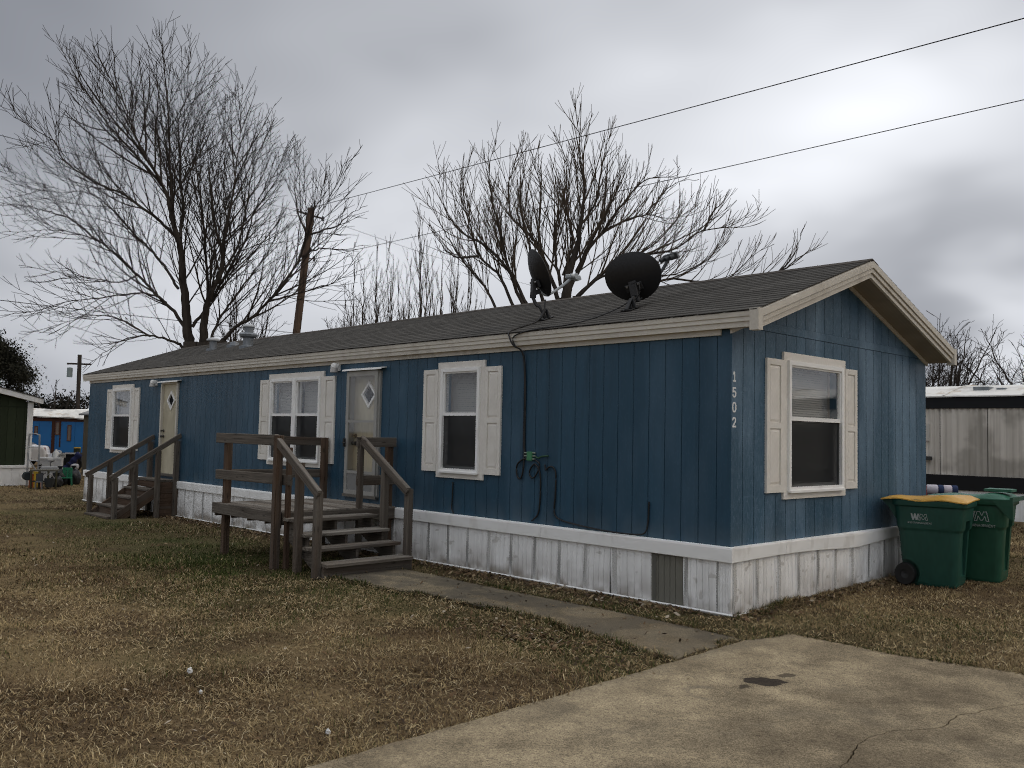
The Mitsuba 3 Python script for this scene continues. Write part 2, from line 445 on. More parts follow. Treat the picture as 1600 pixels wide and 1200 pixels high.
def soil_col(x, y):
    """The lawn's own colour from patch to patch, and its share of live green."""
    q = np.stack([x, y, 0 * x], -1)
    a = meshkit.fbm(q * .55 + 3, 4, 5); b = meshkit.fbm(q * 2.1, 4, 8); c = meshkit.fbm(q * .9 + 20, 4, 15)
    g = .05 + np.clip((a - .60) * 2.6, 0, .25)

    def spot(px, py, sx, sy, k):
        return k * np.exp(-((x - px) / sx) ** 2 - ((y - py) / sy) ** 2) * np.clip(.35 + 1.4 * (b - .15), 0, 1.3)
    g = g + spot(-8.0, -1.8, 4.6, 1.5, .70) + spot(-5.8, -2.2, 1.7, 1.0, .45) + spot(-1.5, -.35, 2.6, .40, .38) + spot(-.1, -2.0, .7, .45, .55) + spot(-1.6, -2.0, .8, .4, .2) + spot(-12.5, -1.8, 2.0, 1.0, .4)
    g = np.clip(g + .35 * (c - .6), 0, .95)
    dry = np.clip(.5 + 2.0 * (b - .5) + 1.3 * (c - .5), 0, 1)
    return g, dry


def grid_axis(a, b, step, far):
    x = list(np.arange(a, b, step)); s, e, d = [], [], step
    p, q = a, x[-1]
    while p > -far or q < far:
        d *= 1.35; p -= d; q += d; s.append(p); e.append(q)
    return np.array(s[::-1] + x + e)


gx, gy = grid_axis(-16, 8, .14, 900), grid_axis(-9, 7, .14, 900)
X, Y = np.meshgrid(gx, gy, indexing='ij')
Zg = ground_z(X, Y) + .014 * (meshkit.fbm(np.stack([X * 2.2, Y * 2.2, X * 0], -1), 4, 2) - .5) * (np.hypot(X, Y) < 40) * (np.abs(X) < 60)
Zg += .05 * (meshkit.fbm(np.stack([X * .45, Y * .45, X * 0], -1), 3, 6) - .5) * np.clip((np.hypot(X - 1, Y + 1) - 4) / 6, 0, 1) * (np.hypot(X, Y) < 80)
slab = shapely.contains_xy(shapely.union_all([DRIVE.buffer(.05), WALK.buffer(.03)]), X.ravel(), Y.ravel()).reshape(X.shape)
Zg = np.where(slab, Zg - .05, Zg)
g, dry = soil_col(X, Y)
col = (np.array([.095, .066, .038]) * (1 - dry[..., None]) + np.array([.185, .135, .072]) * dry[..., None]) * (1 - g[..., None]) + np.array([.050, .058, .022]) * g[..., None]
nx, ny = X.shape
idx = np.arange(nx * ny).reshape(nx, ny)
fq = np.stack([idx[:-1, :-1], idx[1:, :-1], idx[1:, 1:], idx[:-1, 1:]], -1).reshape(-1, 4)
add('ground', (np.stack([X, Y, Zg], -1).reshape(-1, 3), fq), soil, smooth=True, color=col.reshape(-1, 3), label='dry brown lawn with worn earth and green patches', kind='structure')

flat = lambda u, z, d: np.stack([u, z, d], 1)
CRACK = [(2.62, -3.4), (2.54, -2.94), (2.47, -2.71), (2.44, -2.54), (2.42, -2.40), (2.43, -2.30), (2.47, -2.16), (2.56, -2.02), (2.62, -1.83), (2.61, -1.61), (2.65, -1.40), (2.78, -1.0), (3.1, -.7)]
cr = curve(CRACK, 160); cr[:, :] += .055 * (np.c_[meshkit.fbm(np.c_[cr * 11, cr[:, :1] * 0], 4, 3), meshkit.fbm(np.c_[cr * 11, cr[:, :1] * 0 + 5], 4, 4)] - .5)
crack2 = curve([(1.50, -1.85), (1.60, -1.90), (1.66, -1.92), (1.70, -1.83), (1.68, -1.95), (1.85, -2.01), (2.05, -2.08), (2.25, -2.2), (2.42, -2.30)], 30)
crack2 += .03 * (np.c_[meshkit.noise(np.c_[crack2 * 12, crack2[:, :1] * 0], 3), meshkit.noise(np.c_[crack2 * 12, crack2[:, :1] * 0 + 5], 4)] - .5)
crack3 = curve([(.72, -1.22), (.86, -1.25), (1.0, -1.33)], 12)
cw = .0012 + .0050 * meshkit.fbm(np.c_[cr * 4, cr[:, :1] * 0], 3, 8) ** 1.5
drive = jag(DRIVE, .018, 3).difference(shapely.union_all([sg.LineString(cr[i:i + 2]).buffer(cw[i]) for i in range(len(cr) - 1)])).difference(sg.LineString(crack2).buffer(.0009)).difference(sg.LineString(crack3).buffer(.0016))
add('driveway', extr(drive, -.10, .022, flat), concrete, label='worn concrete driveway slab with cracks in the front right', kind='structure')
walk = jag(WALK, .02, 8).difference(sg.LineString(curve([(-2.2, -.5), (-2.16, -.9), (-2.3, -1.2), (-2.25, -1.6)], 20)).buffer(.003)).difference(drive.buffer(.026))
add('walkway', extr(walk, -.10, .012, flat), path_m, label='dark narrow concrete path from the driveway to the porch stairs', kind='structure')
# ------------------------------------------------------------------ the blue mobile home
W, L, X0 = 4.55, 17.21, -17.21
EAVE, RIDGE, SL = 2.862, 3.668, .342
home = thing('mobile_home', 'long blue mobile home with white shutters and a white metal skirting', 'mobile home')
front = lambda u, z, d: np.stack([u, -d, z], 1)
end = lambda u, z, d: np.stack([d, u, z], 1)


def wb(place, u0, u1, z0, z1, d0, d1):
    return extr(sg.box(u0, z0, u1, z1), d0, d1, place)


R = sg.box
#           glass u0, u1, shutter outer edges, mullion
WIN_F = [dict(o=(-4.36, -3.46), s=(-4.66, -3.165), label='near'), dict(o=(-8.77, -7.10), s=(-9.06, -6.79), m=-7.93), dict(o=(-15.72, -14.52), s=(-16.02, -14.20))]
WIN_E = [dict(o=(.926, 2.266), s=(.60, 2.556))]
Z0, Z1, ZR = 1.10, 2.57, 1.905
holes_f = [R(w['o'][0] + .12, Z0 + .11, w['o'][1] - .12, Z1 - .12) for w in WIN_F] + [R(-6.43, .745, -5.66, 2.53), R(-13.06, .745, -12.34, 2.545)]
holes_e = [R(1.05, 1.18, 2.145, 2.445)]
hf, he = shapely.union_all(holes_f), shapely.union_all(holes_e)
wall = key_for('wall', home)
sheath = sg.box(X0 + .02, .60, -.11, 2.72).difference(hf)
put(wall, cat_mesh([extr(sheath, -.10, -.0115, front), extr(sg.Polygon([(.012, .60), (W - .012, .60), (W - .012, 2.72), (W / 2, 3.46), (.012, 2.72)]).difference(he), -.10, -.0115, end),
                                  box(X0, X0 + .018, .0, W, .62, 2.74), box(X0, -.1, W - .02, W, .62, 2.74),
                                  extr(sg.Polygon([(.0, 2.75), (W, 2.75), (W / 2, 3.48)]), X0, X0 + .02, end)]), siding)
G = .0085


def planks(poly, place):
    for g_ in getattr(poly, 'geoms', [poly]):
        if g_.area > .0005:
            add('plank', extr(g_, -.011, 0, place), siding, wall)


edges = list(np.arange(X0, -.02, .203)) + [-.012]
for a, b in zip(edges[:-1], edges[1:]):
    if b - a < .03:
        continue
    pl = sg.box(a + G / 2, .644, b - G / 2, 2.70).difference(hf)
    planks(pl, front)
edges = list(np.arange(0, W, .2023))[:22] + [W]
for a, b in zip(edges[:-1], edges[1:]):
    planks(sg.box(a + (G / 2 if a > 0 else 0), .644, b - (G / 2 if b < W else 0), 2.741).difference(he), end)
    up = sg.box(a + G / 2, 2.832, b - G / 2, 3.6).intersection(sg.Polygon([(0, 2.73), (W, 2.73), (W / 2, 2.73 + SL * W / 2 - .02)]))
    if up.area > .002:
        add('plank', extr(up, -.011, 0, end), siding, wall)
add('band_board', [extr(sg.box(.002, 2.745, W - .002, 2.829), -.011, .007, end)], siding, wall)
add('corner_trim', [box(-.013, .009, -.009, .0, .644, 2.70), box(.001, .009, 0, .05, .644, 2.70)], siding, wall, label='narrow blue corner strip, chalky with wear')
add('floor', [box(X0 + .02, -.11, .10, W - .03, .58, .62)], matte, home, color=(.12, .10, .08))
add('ceiling', [box(X0 + .02, -.11, .10, W - .03, 2.70, 2.715)], matte, home, color=(.5, .5, .48))
# ---- roof
roof = key_for('roof', home)
XE = .318
sec = sg.Polygon([(-.092, EAVE - .012), (W / 2, RIDGE - .01), (W + .092, EAVE - .012), (W + .092, EAVE - .05), (W / 2, RIDGE - .05), (-.092, EAVE - .05)])
put(roof, extr(sec, X0 - .25, XE, end), cream)
rr_ = np.random.default_rng(4)
sh, shc = [], []
N = 19; run = W / 2 + .10
slope_n = unit([0, -SL, 1.0]); along = unit([0, 1.0, SL]); exp_ = run * math.hypot(1, SL) / N
for side in (0, 1):
    for c in range(N):
        tab = .305 if side == 0 else 1.2
        x = X0 - .262 - rr_.uniform(0, tab * .9)
        while x < XE + .012:
            xa, xb = max(x, X0 - .262), min(x + tab - .007, XE + .014)
            x += tab
            if xb - xa < .02:
                continue
            y0 = -.107; o = np.array([0, y0, EAVE + SL * (y0 + .088)])
            lift = rr_.uniform(0, .0025)
            p = [o + along * (c * exp_ + rr_.uniform(-.003, .003)) + slope_n * (.008 + lift), o + along * ((c + 1) * exp_ + .012) + slope_n * .003]
            q = [p[0] - slope_n * .008, p[1] - slope_n * .004]
            v = np.array([[xx, a[1], a[2]] for a in (p[0], p[1], q[0], q[1]) for xx in (xa, xb)])
            if side:
                v[:, 1] = W - v[:, 1]
            f = np.array([[0, 1, 3, 2], [0, 4, 5, 1], [0, 2, 6, 4], [1, 5, 7, 3]])
            if side:
                f = f[:, ::-1]
            sh.append((v, f)); t = rr_.normal(1, .09)
            shc.append(np.tile(np.array([.066, .063, .058]) * max(t, .6), (8, 1)))
for i in range(60):
    xa = X0 - .26 + i * .3; v, f = extr(sg.Polygon([(W / 2 - .15, RIDGE - .035), (W / 2, RIDGE + .018), (W / 2 + .15, RIDGE - .035), (W / 2 + .15, RIDGE - .047), (W / 2, RIDGE + .006), (W / 2 - .15, RIDGE - .047)]), xa, min(xa + .297, XE + .015), end)
    sh.append((v, f)); shc.append(np.tile(np.array([.062, .056, .05]) * rr_.uniform(.75, 1.2), (len(v), 1)))
add('shingle', sh, shingle_m, roof, color=np.vstack(shc), kind='stuff', label='rows of dark brown asphalt shingles')
# fascia, rake boards, soffits
prof = sg.Polygon([(-.094, 2.848), (-.094, 2.805), (-.084, 2.797), (-.088, 2.760), (-.074, 2.752), (-.074, 2.706), (-.058, 2.704), (-.058, 2.848)])
add('fascia', extr(prof, X0 - .25, .262, end), cream, home)
pr2 = sg.Polygon([(W - p[0], p[1]) for p in prof.exterior.coords])
add('fascia', extr(pr2, X0 - .25, .262, end), cream, home)
rk = []
for s in (0, 1):
    for top, bot, x1 in ((0, .070, .348), (.077, .122, .333), (.129, .178, .314)):
        pl = sg.Polygon([(-.096, 2.846 - top), (W / 2, RIDGE - .016 - top), (W / 2, RIDGE - .016 - bot), (-.096, 2.846 - bot)])
        if s:
            pl = sg.Polygon([(W - a, b) for a, b in pl.exterior.coords])
        rk.append(pl)
        add('rake_board', extr(pl, .285, x1, end), cream, home)
add('fascia_corner', [box(.255, .350, -.108, -.03, 2.668, 2.872)], cream, home)
add('fascia_corner', [box(.255, .350, W + .03, W + .108, 2.668, 2.872)], cream, home)
for s in (1, -1):
    ln = [(W / 2 - s * (W / 2 + .06), 2.712), (W / 2, RIDGE - .165), (W / 2, RIDGE - .18), (W / 2 - s * (W / 2 + .06), 2.697)]
    add('soffit', extr(sg.Polygon(ln), .004, .30, end), soffit_m, home)
    ln = [(W / 2 - s * (W / 2 + .03), 2.712), (W / 2, RIDGE - .182), (W / 2, RIDGE - .225), (W / 2 - s * (W / 2 + .03), 2.66)]
    add('soffit_trim', extr(sg.Polygon(ln), .0015, .022, end), cream, home)
add('soffit', [box(X0, -.0, -.06, .02, 2.712, 2.722)], cream, home)
add('frieze_board', [wb(front, X0 + .02, -.11, 2.652, 2.711, .001, .024)], cream, home)


def window(w, place, z0=Z0, z1=Z1, zr=ZR):
    u0, u1 = w['o']
    k = key_for('window', home)
    head = [wb(place, u0, u1, z1 - .088, z1, .0, .026)]
    put(k, cat_mesh(head + [wb(place, u0, u1, z0, z0 + .082, 0, .026), wb(place, u0 + .001, u0 + .082, z0 + .082, z1 - .088, 0, .024), wb(place, u1 - .082, u1 - .001, z0 + .082, z1 - .088, 0, .024)]), shutter_m)
    a, b, c, d = u0 + .075, u1 - .075, z0 + .075, z1 - .082
    fr = sg.box(a, c, b, d)
    cells = [(a, b)] if 'm' not in w else [(a, w['m'] - .012), (w['m'] + .012, b)]
    add('frame', extr(fr.difference(shapely.union_all([sg.box(p + .045, c + .045, q - .045, d - .045) for p, q in cells])), -.06, .048, place), vinyl, k)
    add('sill', [wb(place, a + .01, b - .01, c - .012, c + .012, .026, .066)], vinyl, k)
    for p, q in cells:
        p, q, e, t = p + .045, q - .045, c + .045, d - .045
        add('sash', extr(sg.box(p, zr - .02, q, t).difference(sg.box(p + .022, zr + .022, q - .022, t - .02)), .0, .030, place), vinyl, k, label='upper sash')
        add('sash', extr(sg.box(p, e, q, zr + .012).difference(sg.box(p + .026, e + .03, q - .026, zr - .022)), -.045, -.015, place), vinyl, k, label='lower sash behind an insect screen')
        for (y0_, y1_, dd) in ((zr + .021, t - .019, .012), (e + .029, zr - .021, -.030)):
            uu = np.array([p + .02, q - .02, q - .02, p + .02]); zz = np.array([y0_, y0_, y1_, y1_])
            add('pane', (place(uu, zz, np.full(4, dd)), [[0, 1, 2, 3]]), glass, k)
        uu = np.array([p, q, q, p]); zz = np.array([e, e, zr, zr])
        add('insect_screen', (place(uu, zz, np.full(4, .012)), [[0, 1, 2, 3]]), screen_m, k)
        sl = []
        rn = np.random.default_rng(int(abs(p) * 100))
        n = int((t + .03 - e) / .0245)
        for i in range(n):
            z = t + .02 - i * .0245; tilt = .0118
            sl.append((place(np.array([p - .02, q + .02, q + .02, p - .02]), np.array([z - tilt, z - tilt, z + tilt, z + tilt]) + rn.uniform(-.001, .001), np.array([-.125, -.125, -.137, -.137])), np.array([[0, 1, 2, 3]])))
        add('blind', sl, matte, k, color=(.33, .335, .32), label='closed white slatted blind')
    rv = []
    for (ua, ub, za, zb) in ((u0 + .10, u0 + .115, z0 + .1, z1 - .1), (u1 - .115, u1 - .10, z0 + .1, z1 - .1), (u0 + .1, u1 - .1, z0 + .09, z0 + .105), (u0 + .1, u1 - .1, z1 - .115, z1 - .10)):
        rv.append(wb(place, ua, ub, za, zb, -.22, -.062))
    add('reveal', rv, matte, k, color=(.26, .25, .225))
    for (s0, s1) in ((w['s'][0], u0 - .004), (u1 + .004, w['s'][1])):
        st = key_for('shutter', home)
        ZA, ZB, rail = z0 + .072, z1 - .085, .075
        mid = ZA + (ZB - ZA) * .50
        openings = [sg.box(s0 + .055, ZA + rail, s1 - .055, mid - .03), sg.box(s0 + .055, mid + .03, s1 - .055, ZB - rail * .8)]
        put(st, cat_mesh([extr(sg.box(s0, ZA, s1, ZB).difference(shapely.union_all(openings)), .001, .027, place)]), shutter_m)
        for o in openings:
            x0_, y0_, x1_, y1_ = o.bounds
            q0 = place(np.array([x0_, x1_, x1_, x0_]), np.array([y0_, y0_, y1_, y1_]), np.full(4, .010))
            q1 = place(np.array([x0_ + .022, x1_ - .022, x1_ - .022, x0_ + .022]), np.array([y0_ + .03, y0_ + .03, y1_ - .03, y1_ - .03]), np.full(4, .021))
            v = np.vstack([q0, q1]); f = [[4, 5, 6, 7]] + [[i, (i + 1) % 4, 4 + (i + 1) % 4, 4 + i] for i in range(4)]
            add('panel', (v, np.array(f)), shutter_m, st)
    return k


for w in WIN_F:
    window(w, front)
window(WIN_E[0], end, z0=1.065, z1=2.562, zr=1.885)


def door(u0, u1, z0, z1, depth, cx, storm, label):
    k = key_for('door', home)
    dm = sg.Polygon([(cx - .185, 2.195), (cx, 2.0), (cx + .185, 2.195), (cx, 2.385)])
    dmi = sg.Polygon([(cx - .140, 2.195), (cx, 2.047), (cx + .140, 2.195), (cx, 2.338)])
    put(k, extr(sg.box(u0 + .02, z0 + .01, u1 - .02, z1 - .01).difference(dm.buffer(-.01)), depth - .04, depth, front), door_m)
    labels[k] = {'label': label}
    fr = add('window_trim', extr(dm.difference(dmi), depth - .01, depth + .022, front), vinyl, k, label='white diamond window trim')
    add('pane', extr(dmi, depth - .02, depth - .014, front), matte, k, color=(.010, .011, .013))
    hz = [1.60, 1.49]
    for i, z in enumerate(hz):
        c = front(np.array([u0 + .085]), np.array([z]), np.array([depth]))[0]
        add('lock' if i == 0 else 'knob', [lathe([(.001, 0), (.03, 0), (.03, .012), (.012, .016), (.012, .035), (.028 if i else .018, .045), (.024 if i else .016, .065), (.001, .07)], c, (0, -1, 0), 14)], metal, k, smooth=40, color=(.10, .095, .09))
    add('jamb', [wb(front, u0 - .035, u0 + .018, z0, z1, depth - .05, .035), wb(front, u1 - .018, u1 + .035, z0, z1, depth - .05, .035), wb(front, u0 + .018, u1 - .018, z1 - .012, z1 + .03, depth - .05, .035)], alum if storm else cream, k)
    add('threshold', [wb(front, u0 - .03, u1 + .03, z0 - .03, z0 + .012, depth - .05, .06)], metal, k, color=(.20, .19, .17))
    add('drip_cap', [extr(sg.Polygon([(.0, z1 + .055), (.095, z1 + .035), (.10, z1 + .015), (.088, z1 + .015), (.083, z1 + .028), (.0, z1 + .042)]), u0 - .07, u1 + .13, lambda a, b, d: np.stack([d, -a, b], 1))], vinyl, k)
    if storm:
        s = key_for('storm_door', home)
        o = sg.box(u0 + .0, z0 + .0, u1 - .0, z1 - .0)
        lights = [sg.box(u0 + .065, 1.825, u1 - .065, 2.455), sg.box(u0 + .065, 1.10, u1 - .065, 1.79), sg.box(u0 + .065, z0 + .07, u1 - .065, 1.06)]
        put(s, extr(o.difference(shapely.union_all(lights)), .032, .058, front), alum)
        labels[s] = {'label': 'aluminium storm door with two panes and a grey kick panel'}
        for b in lights[:2]:
            x0_, y0_, x1_, y1_ = b.bounds
            add('pane', (front(np.array([x0_, x1_, x1_, x0_]), np.array([y0_, y0_, y1_, y1_]), np.full(4, .045)), [[0, 1, 2, 3]]), glass, s)
        add('kick_panel', extr(lights[2].buffer(.005), .040, .050, front), matte, s, color=(.21, .21, .205))
        add('handle', [wb(front, u0 - .012, u0 + .022, 1.44, 1.56, .058, .085), tube([[u0 + .005, -.085, 1.50], [u0 + .03, -.115, 1.50], [u0 + .10, -.115, 1.495]], .009, 8)], paint, s, color=(.012, .012, .012))


door(-6.43, -5.66, .755, 2.52, -.075, -6.03, True, 'cream door behind the storm door')
door(-13.06, -12.34, .755, 2.535, -.012, -12.66, False, 'cream door at the top of the narrow steps')

for cx, z in ((-6.76, 2.60), (-13.42, 2.55)):
    k = key_for('porch_light', home)
    put(k, cat_mesh([wb(front, cx - .07, cx + .07, z - .045, z + .06, .0, .035), lathe([(.001, .0), (.052, 0), (.058, .05), (.05, .075), (.001, .08)], (cx + .02, -.035, z + .015), (0, -1, 0), 16)]), vinyl)
    add('lamp_shade', [lathe([(.001, .0), (.045, .0), (.058, -.075), (.05, -.08), (.001, -.07)], (cx + .02, -.085, z + .01), (0, 0, 1), 16)], glass if False else gloss, k, smooth=40, color=(.42, .41, .39))

# house number, reading downwards
for ch, zt in (('1', 2.300), ('5', 2.152), ('0', 2.010), ('2', 1.868)):
    m = meshkit.text_mesh(ch, .093, .003, bold=True); v = np.array(m.vertices); w_ = np.ptp(v[:, 0])
    v[:, 0] = (v[:, 0] - v[:, 0].min() - w_ / 2) * (1.0 if ch != '1' else .8)
    add('house_number', (end(v[:, 0] + .034, v[:, 1] + zt - .093, v[:, 2] + .0095), np.array(m.faces)), paint, home, color=(.66, .67, .68), label=f'white house number digit {ch}')

# roof vents
def roof_z(y): return EAVE + SL * (y + .088)
for (x, y, r, h, kind) in ((-13.94, 1.42, .075, .20, 0), (-12.07, 1.28, .105, .22, 1), (-13.35, 1.62, .10, .045, 2)):
    z = roof_z(y); k = key_for(['vent_pipe', 'flue', 'vent_cap'][kind], home)
    if kind == 0:
        put(k, cat_mesh([lathe([(r * 1.9, -.05), (r * 1.9, .02), (r, .03), (r, h), (r * .9, h)], (x, y, z), n=20)]), galv, smooth=40)
        add('cap', [lathe([(r * 1.3, h - .015), (r * 1.9, h), (r * 1.85, h + .03), (r * 1.2, h + .06), (.001, h + .075)], (x, y, z), n=20)], paint, k, smooth=40, color=(.42, .43, .44))
    elif kind == 1:
        put(k, cat_mesh([lathe([(r * 1.7, -.08), (r * 1.7, .0), (r, .03), (r, h), (r * .9, h)], (x, y, z), n=24)]), galv, smooth=40)
        add('collar', [lathe([(r, h - .05), (r * 1.65, h - .02), (r * 1.75, h + .02), (r * 1.5, h + .05), (r * .8, h + .07), (r * .8, h + .17), (r * .75, h + .17)], (x, y, z), n=24)], galv, k, smooth=40)
        add('cap', [lathe([(r * .9, h + .165), (r * 1.2, h + .18), (r * 1.15, h + .20), (r * .6, h + .235), (.001, h + .24)], (x, y, z), n=24)], paint, k, smooth=40, color=(.40, .42, .43))
    else:
        put(k, cat_mesh([lathe([(r * 1.6, -.06), (r * 1.6, .015), (r, .03), (r * .9, h + .03), (.001, h + .05)], (x, y, z), n=20)]), galv, smooth=40)

# ---- skirting
sk = key_for('skirting', home)
ZT = .53


def top_z(place, u):
    """The skirting's white rail sags and lifts a little along the end wall."""
    return np.zeros_like(u) if place is front else .012 * np.sin(u * 1.7) - .018 * np.exp(-((u - 2.35) / .5) ** 2) + .03 * np.clip(u - 2.6, 0, 2)


def rail(place, ua, ub, d0):
    n = max(2, int((ub - ua) / .15)); uu = np.linspace(ua, ub, n); s = top_z(place, uu)
    secs = []
    for a, t in zip(uu, s):
        pts = [(d0 - .02, .652), (d0 + .034, .648 + t * .3), (d0 + .038, .632 + t * .5), (d0 + .036, .515 + t), (d0 + .030, .510 + t), (d0 - .02, .518 + t)]
        secs.append(place(np.full(6, a), np.array([q[1] for q in pts]), np.array([q[0] for q in pts])))
    return loft(secs[::-1] if place is front else secs[::-1])


def fix(m):
    t = trimesh.Trimesh(*m[:2], process=False)
    if t.volume < 0:
        t.invert()
    return np.array(t.vertices), np.array(t.faces)


cuts = [X0 - .02, -14.1, -10.45, -6.8, -4.62, -2.42, -1.38, .062]
for a, b in zip(cuts[:-1], cuts[1:]):
    add('rail', [fix(rail(front, a + .002, b - .002, .024 + .0015 * (int(a * 10) % 2)))], vinyl, sk)
cuts = [.0, .93, 2.25, W + .05]
for a, b in zip(cuts[:-1], cuts[1:]):
    add('rail', [fix(rail(end, a + .002 if a else -.060, b - .002, .022 + .002 * (int(a * 10) % 2)))], vinyl, sk)
rs = np.random.default_rng(21)


def skirt_panel(place, u0, u1, tan=False):
    pr_ = np.array([(0, 0), (.045, 0), (.055, .010), (.17, .010), (.18, .001), (.215, 0), (.225, -.014), (.235, 0), (.40, .003), (.41, -.014), (.42, .003), (.575, 0), (.585, -.014), (.595, 0), (.76, .003), (.77, -.014), (.78, .003), (.94, 0), (.955, .008), (.985, .008), (1.0, -.006)])
    n = len(pr_); uu = u0 + (u1 - u0) * pr_[:, 0]; zz = np.linspace(0, 1, 6); ribs = pr_[:, 1]
    U, T = np.meshgrid(uu, zz, indexing='ij')
    base = ground_z(*( (U, 0 * U - .03) if place is front else (0 * U, U))) - .03
    Zz = base + T * (ZT + .01 - base)
    bow = rs.uniform(.0, .011)
    Dd = .022 + ribs[:, None] + bow * np.sin(T * PI) + .010 * (meshkit.fbm(np.stack([U * 5, T * 3, U * 0 + (0 if place is front else 9)], -1), 3, 4) - .5)
    for _ in range(rs.integers(0, 3)):
        du, dz = rs.uniform(u0 + .05, u1), rs.uniform(.05, .35)
        Dd -= .014 * np.exp(-((U - du) / .03) ** 2 - ((T - dz) / .12) ** 2)
    sk_shift = rs.uniform(-.012, .012) * (1 - T)
    v = place((U + sk_shift).ravel(), Zz.ravel(), Dd.ravel()); ii = np.arange(n * 6).reshape(n, 6)
    f = np.stack([ii[:-1, :-1], ii[1:, :-1], ii[1:, 1:], ii[:-1, 1:]], -1).reshape(-1, 4)
    k = add('panel', (v, f), matte if tan else skirt_m, sk, color=(.16, .155, .13) if tan else None, label='grey-tan replacement skirting panel' if tan else None)
    vv = place((U + sk_shift)[2:4].ravel(), Zz[2:4].ravel(), (Dd[2:4] + .002).ravel()); ii = np.arange(12).reshape(2, 6)
    f = np.stack([ii[:-1, :-1], ii[1:, :-1], ii[1:, 1:], ii[:-1, 1:]], -1).reshape(-1, 4)
    add('vent_strip', (vv, f), vent_tan if tan else vent_m, sk)


u = X0
while u < .03:
    nxt = u + .385
    if abs(u + .90) < .2:
        u, nxt = -.897, -.513
        skirt_panel(front, u, nxt, True)
    elif nxt > -1.1 and u < -.9:
        nxt = -.897; skirt_panel(front, u, nxt)
    else:
        nxt = min(nxt, .036)
        skirt_panel(front, u, nxt + .001)
    u = nxt
u = -.02
while u < W:
    skirt_panel(end, u, min(u + .40, W + .03) + .001); u += .40
add('back_panel', [box(X0, 0, W, W + .01, -.3, .6), box(X0 - .02, X0 - .01, 0, W, -.3, .6)], skirt_m, sk)
gz = float(ground_z(-8, 0))
add('bottom_channel', [tube(np.c_[np.linspace(X0, .06, 30), np.full(30, -.052), ground_z(np.linspace(X0, .06, 30), 0) + .03], .013, 5)], vinyl, sk)
add('bottom_channel', [tube(np.c_[np.full(12, .052), np.linspace(-.05, 1.2, 12), ground_z(0, np.linspace(-.05, 1.2, 12)) + .02], .010, 5)], vinyl, sk)

# ------------------------------------------------------------------ wooden porch
porch = thing('wooden_porch', 'weathered wooden porch with railings and four steps at the storm door', 'porch')
DX0, DX1, DY0, DY1, DZ = -6.95, -5.20, -1.77, -.045, .665
n = 12; bw = (DY1 - DY0 - .03) / n
for i in range(n):
    y = DY0 + .03 + (i + .5) * bw
    add('deck_board', [beam((DX0, y, DZ - .019), (DX1, y, DZ - .019 + .001 * (i % 3)), bw - .006, .038, ch=.004)], wood_pale if i % 3 else wood_grey, porch)
add('rim_board', [beam((DX0 - .02, DY0, DZ - .072), (DX1, DY0, DZ - .078), .038, .142)], wood_grey, porch)
add('rim_board', [beam((DX0 - .001, DY0 + .02, DZ - .11), (DX0 - .001, DY1, DZ - .11), .036, .14)], wood_grey, porch)
add('rim_board', [beam((DX1 + .012, DY0 + .02, DZ - .085), (DX1 + .012, DY1 + .02, DZ - .085), .038, .15)], wood_grey, porch)
for x in (-6.5, -6.05, -5.6):
    add('joist', [beam((x, DY0 + .03, DZ - .11), (x, DY1, DZ - .11), .038, .14)], wood_brown, porch)


def post(x, y, z0, z1, m=wood_brown, s=.088, parent=porch):
    add('post', [beam((x, y, z0), (x, y, z1), s, s, up=(0, 1, 0), ch=.007)], m, parent)


post(-6.76, -1.69, -.15, 1.50); post(-5.165, -1.835, -.15, 1.595, wood_brown, .09); post(-6.90, -.10, -.15, 1.56); post(-5.28, -.10, -.15, 1.50)
post(-5.22, -.60, .1, 1.52, wood_grey, .07); post(-5.06, -1.74, -.15, 1.45, wood_brown, .06)
add('rail', [beam((-6.97, -1.752, 1.538), (-5.21, -1.752, 1.532), .036, .132)], wood_grey, porch)
add('rail', [beam((-6.95, -1.752, 1.045), (-4.98, -1.752, 1.055), .036, .128)], wood_grey, porch)
add('rail', [beam((-6.97, -1.73, 1.53), (-6.97, -.04, 1.50), .036, .12)], wood_grey, porch)
add('rail', [beam((-6.965, -1.73, 1.05), (-6.965, -.04, 1.03), .036, .12)], wood_grey, porch)
add('rail', [beam((-5.225, -.66, 1.525), (-5.225, -.035, 1.525), .036, .128)], wood_grey, porch)
add('rail', [beam((-5.235, -.64, 1.02), (-5.235, -.035, 1.02), .036, .128)], wood_grey, porch)
add('brace', [beam((-5.19, -1.76, .50), (-5.42, -1.76, .56), .036, .08)], wood_brown, porch)
# steps going down towards the driveway
TR = [(-5.01, .585), (-4.78, .430), (-4.54, .285), (-4.28, .135)]
for i, (x, z) in enumerate(TR):
    add('tread', [beam((x, -1.79, z), (x, -.57, z + .006), .135, .036, ch=.004)], wood_pale, porch)
    add('tread', [beam((x + .142, -1.785, z), (x + .142, -.575, z + .006), .135, .036, ch=.004)], wood_pale if i % 2 else wood_grey, porch)
add('riser', [beam((-4.148, -1.80, .056), (-4.148, -.55, .062), .036, .150)], wood_grey, porch)
for y in (-1.71, -1.18, -.64):
    pts = [(-5.15, .56), (-4.86, .56), (-4.86, .41), (-4.62, .41), (-4.62, .265), (-4.38, .265), (-4.38, .115), (-4.17, .115), (-4.17, -.05), (-4.30, -.05), (-5.15, .38)]
    v, f = extr(sg.Polygon(pts), y - .018, y + .018, lambda a, b, d: np.stack([a, d, b], 1))
    v, f = fix((v, f))
    add('stringer', [(v, f, np.c_[v[:, 0] + y, v[:, 2]])], wood_grey, porch)
post(-4.69, -1.805, -.15, 1.28, wood_grey, .085); post(-4.235, -1.83, -.12, .965, wood_grey, .085)
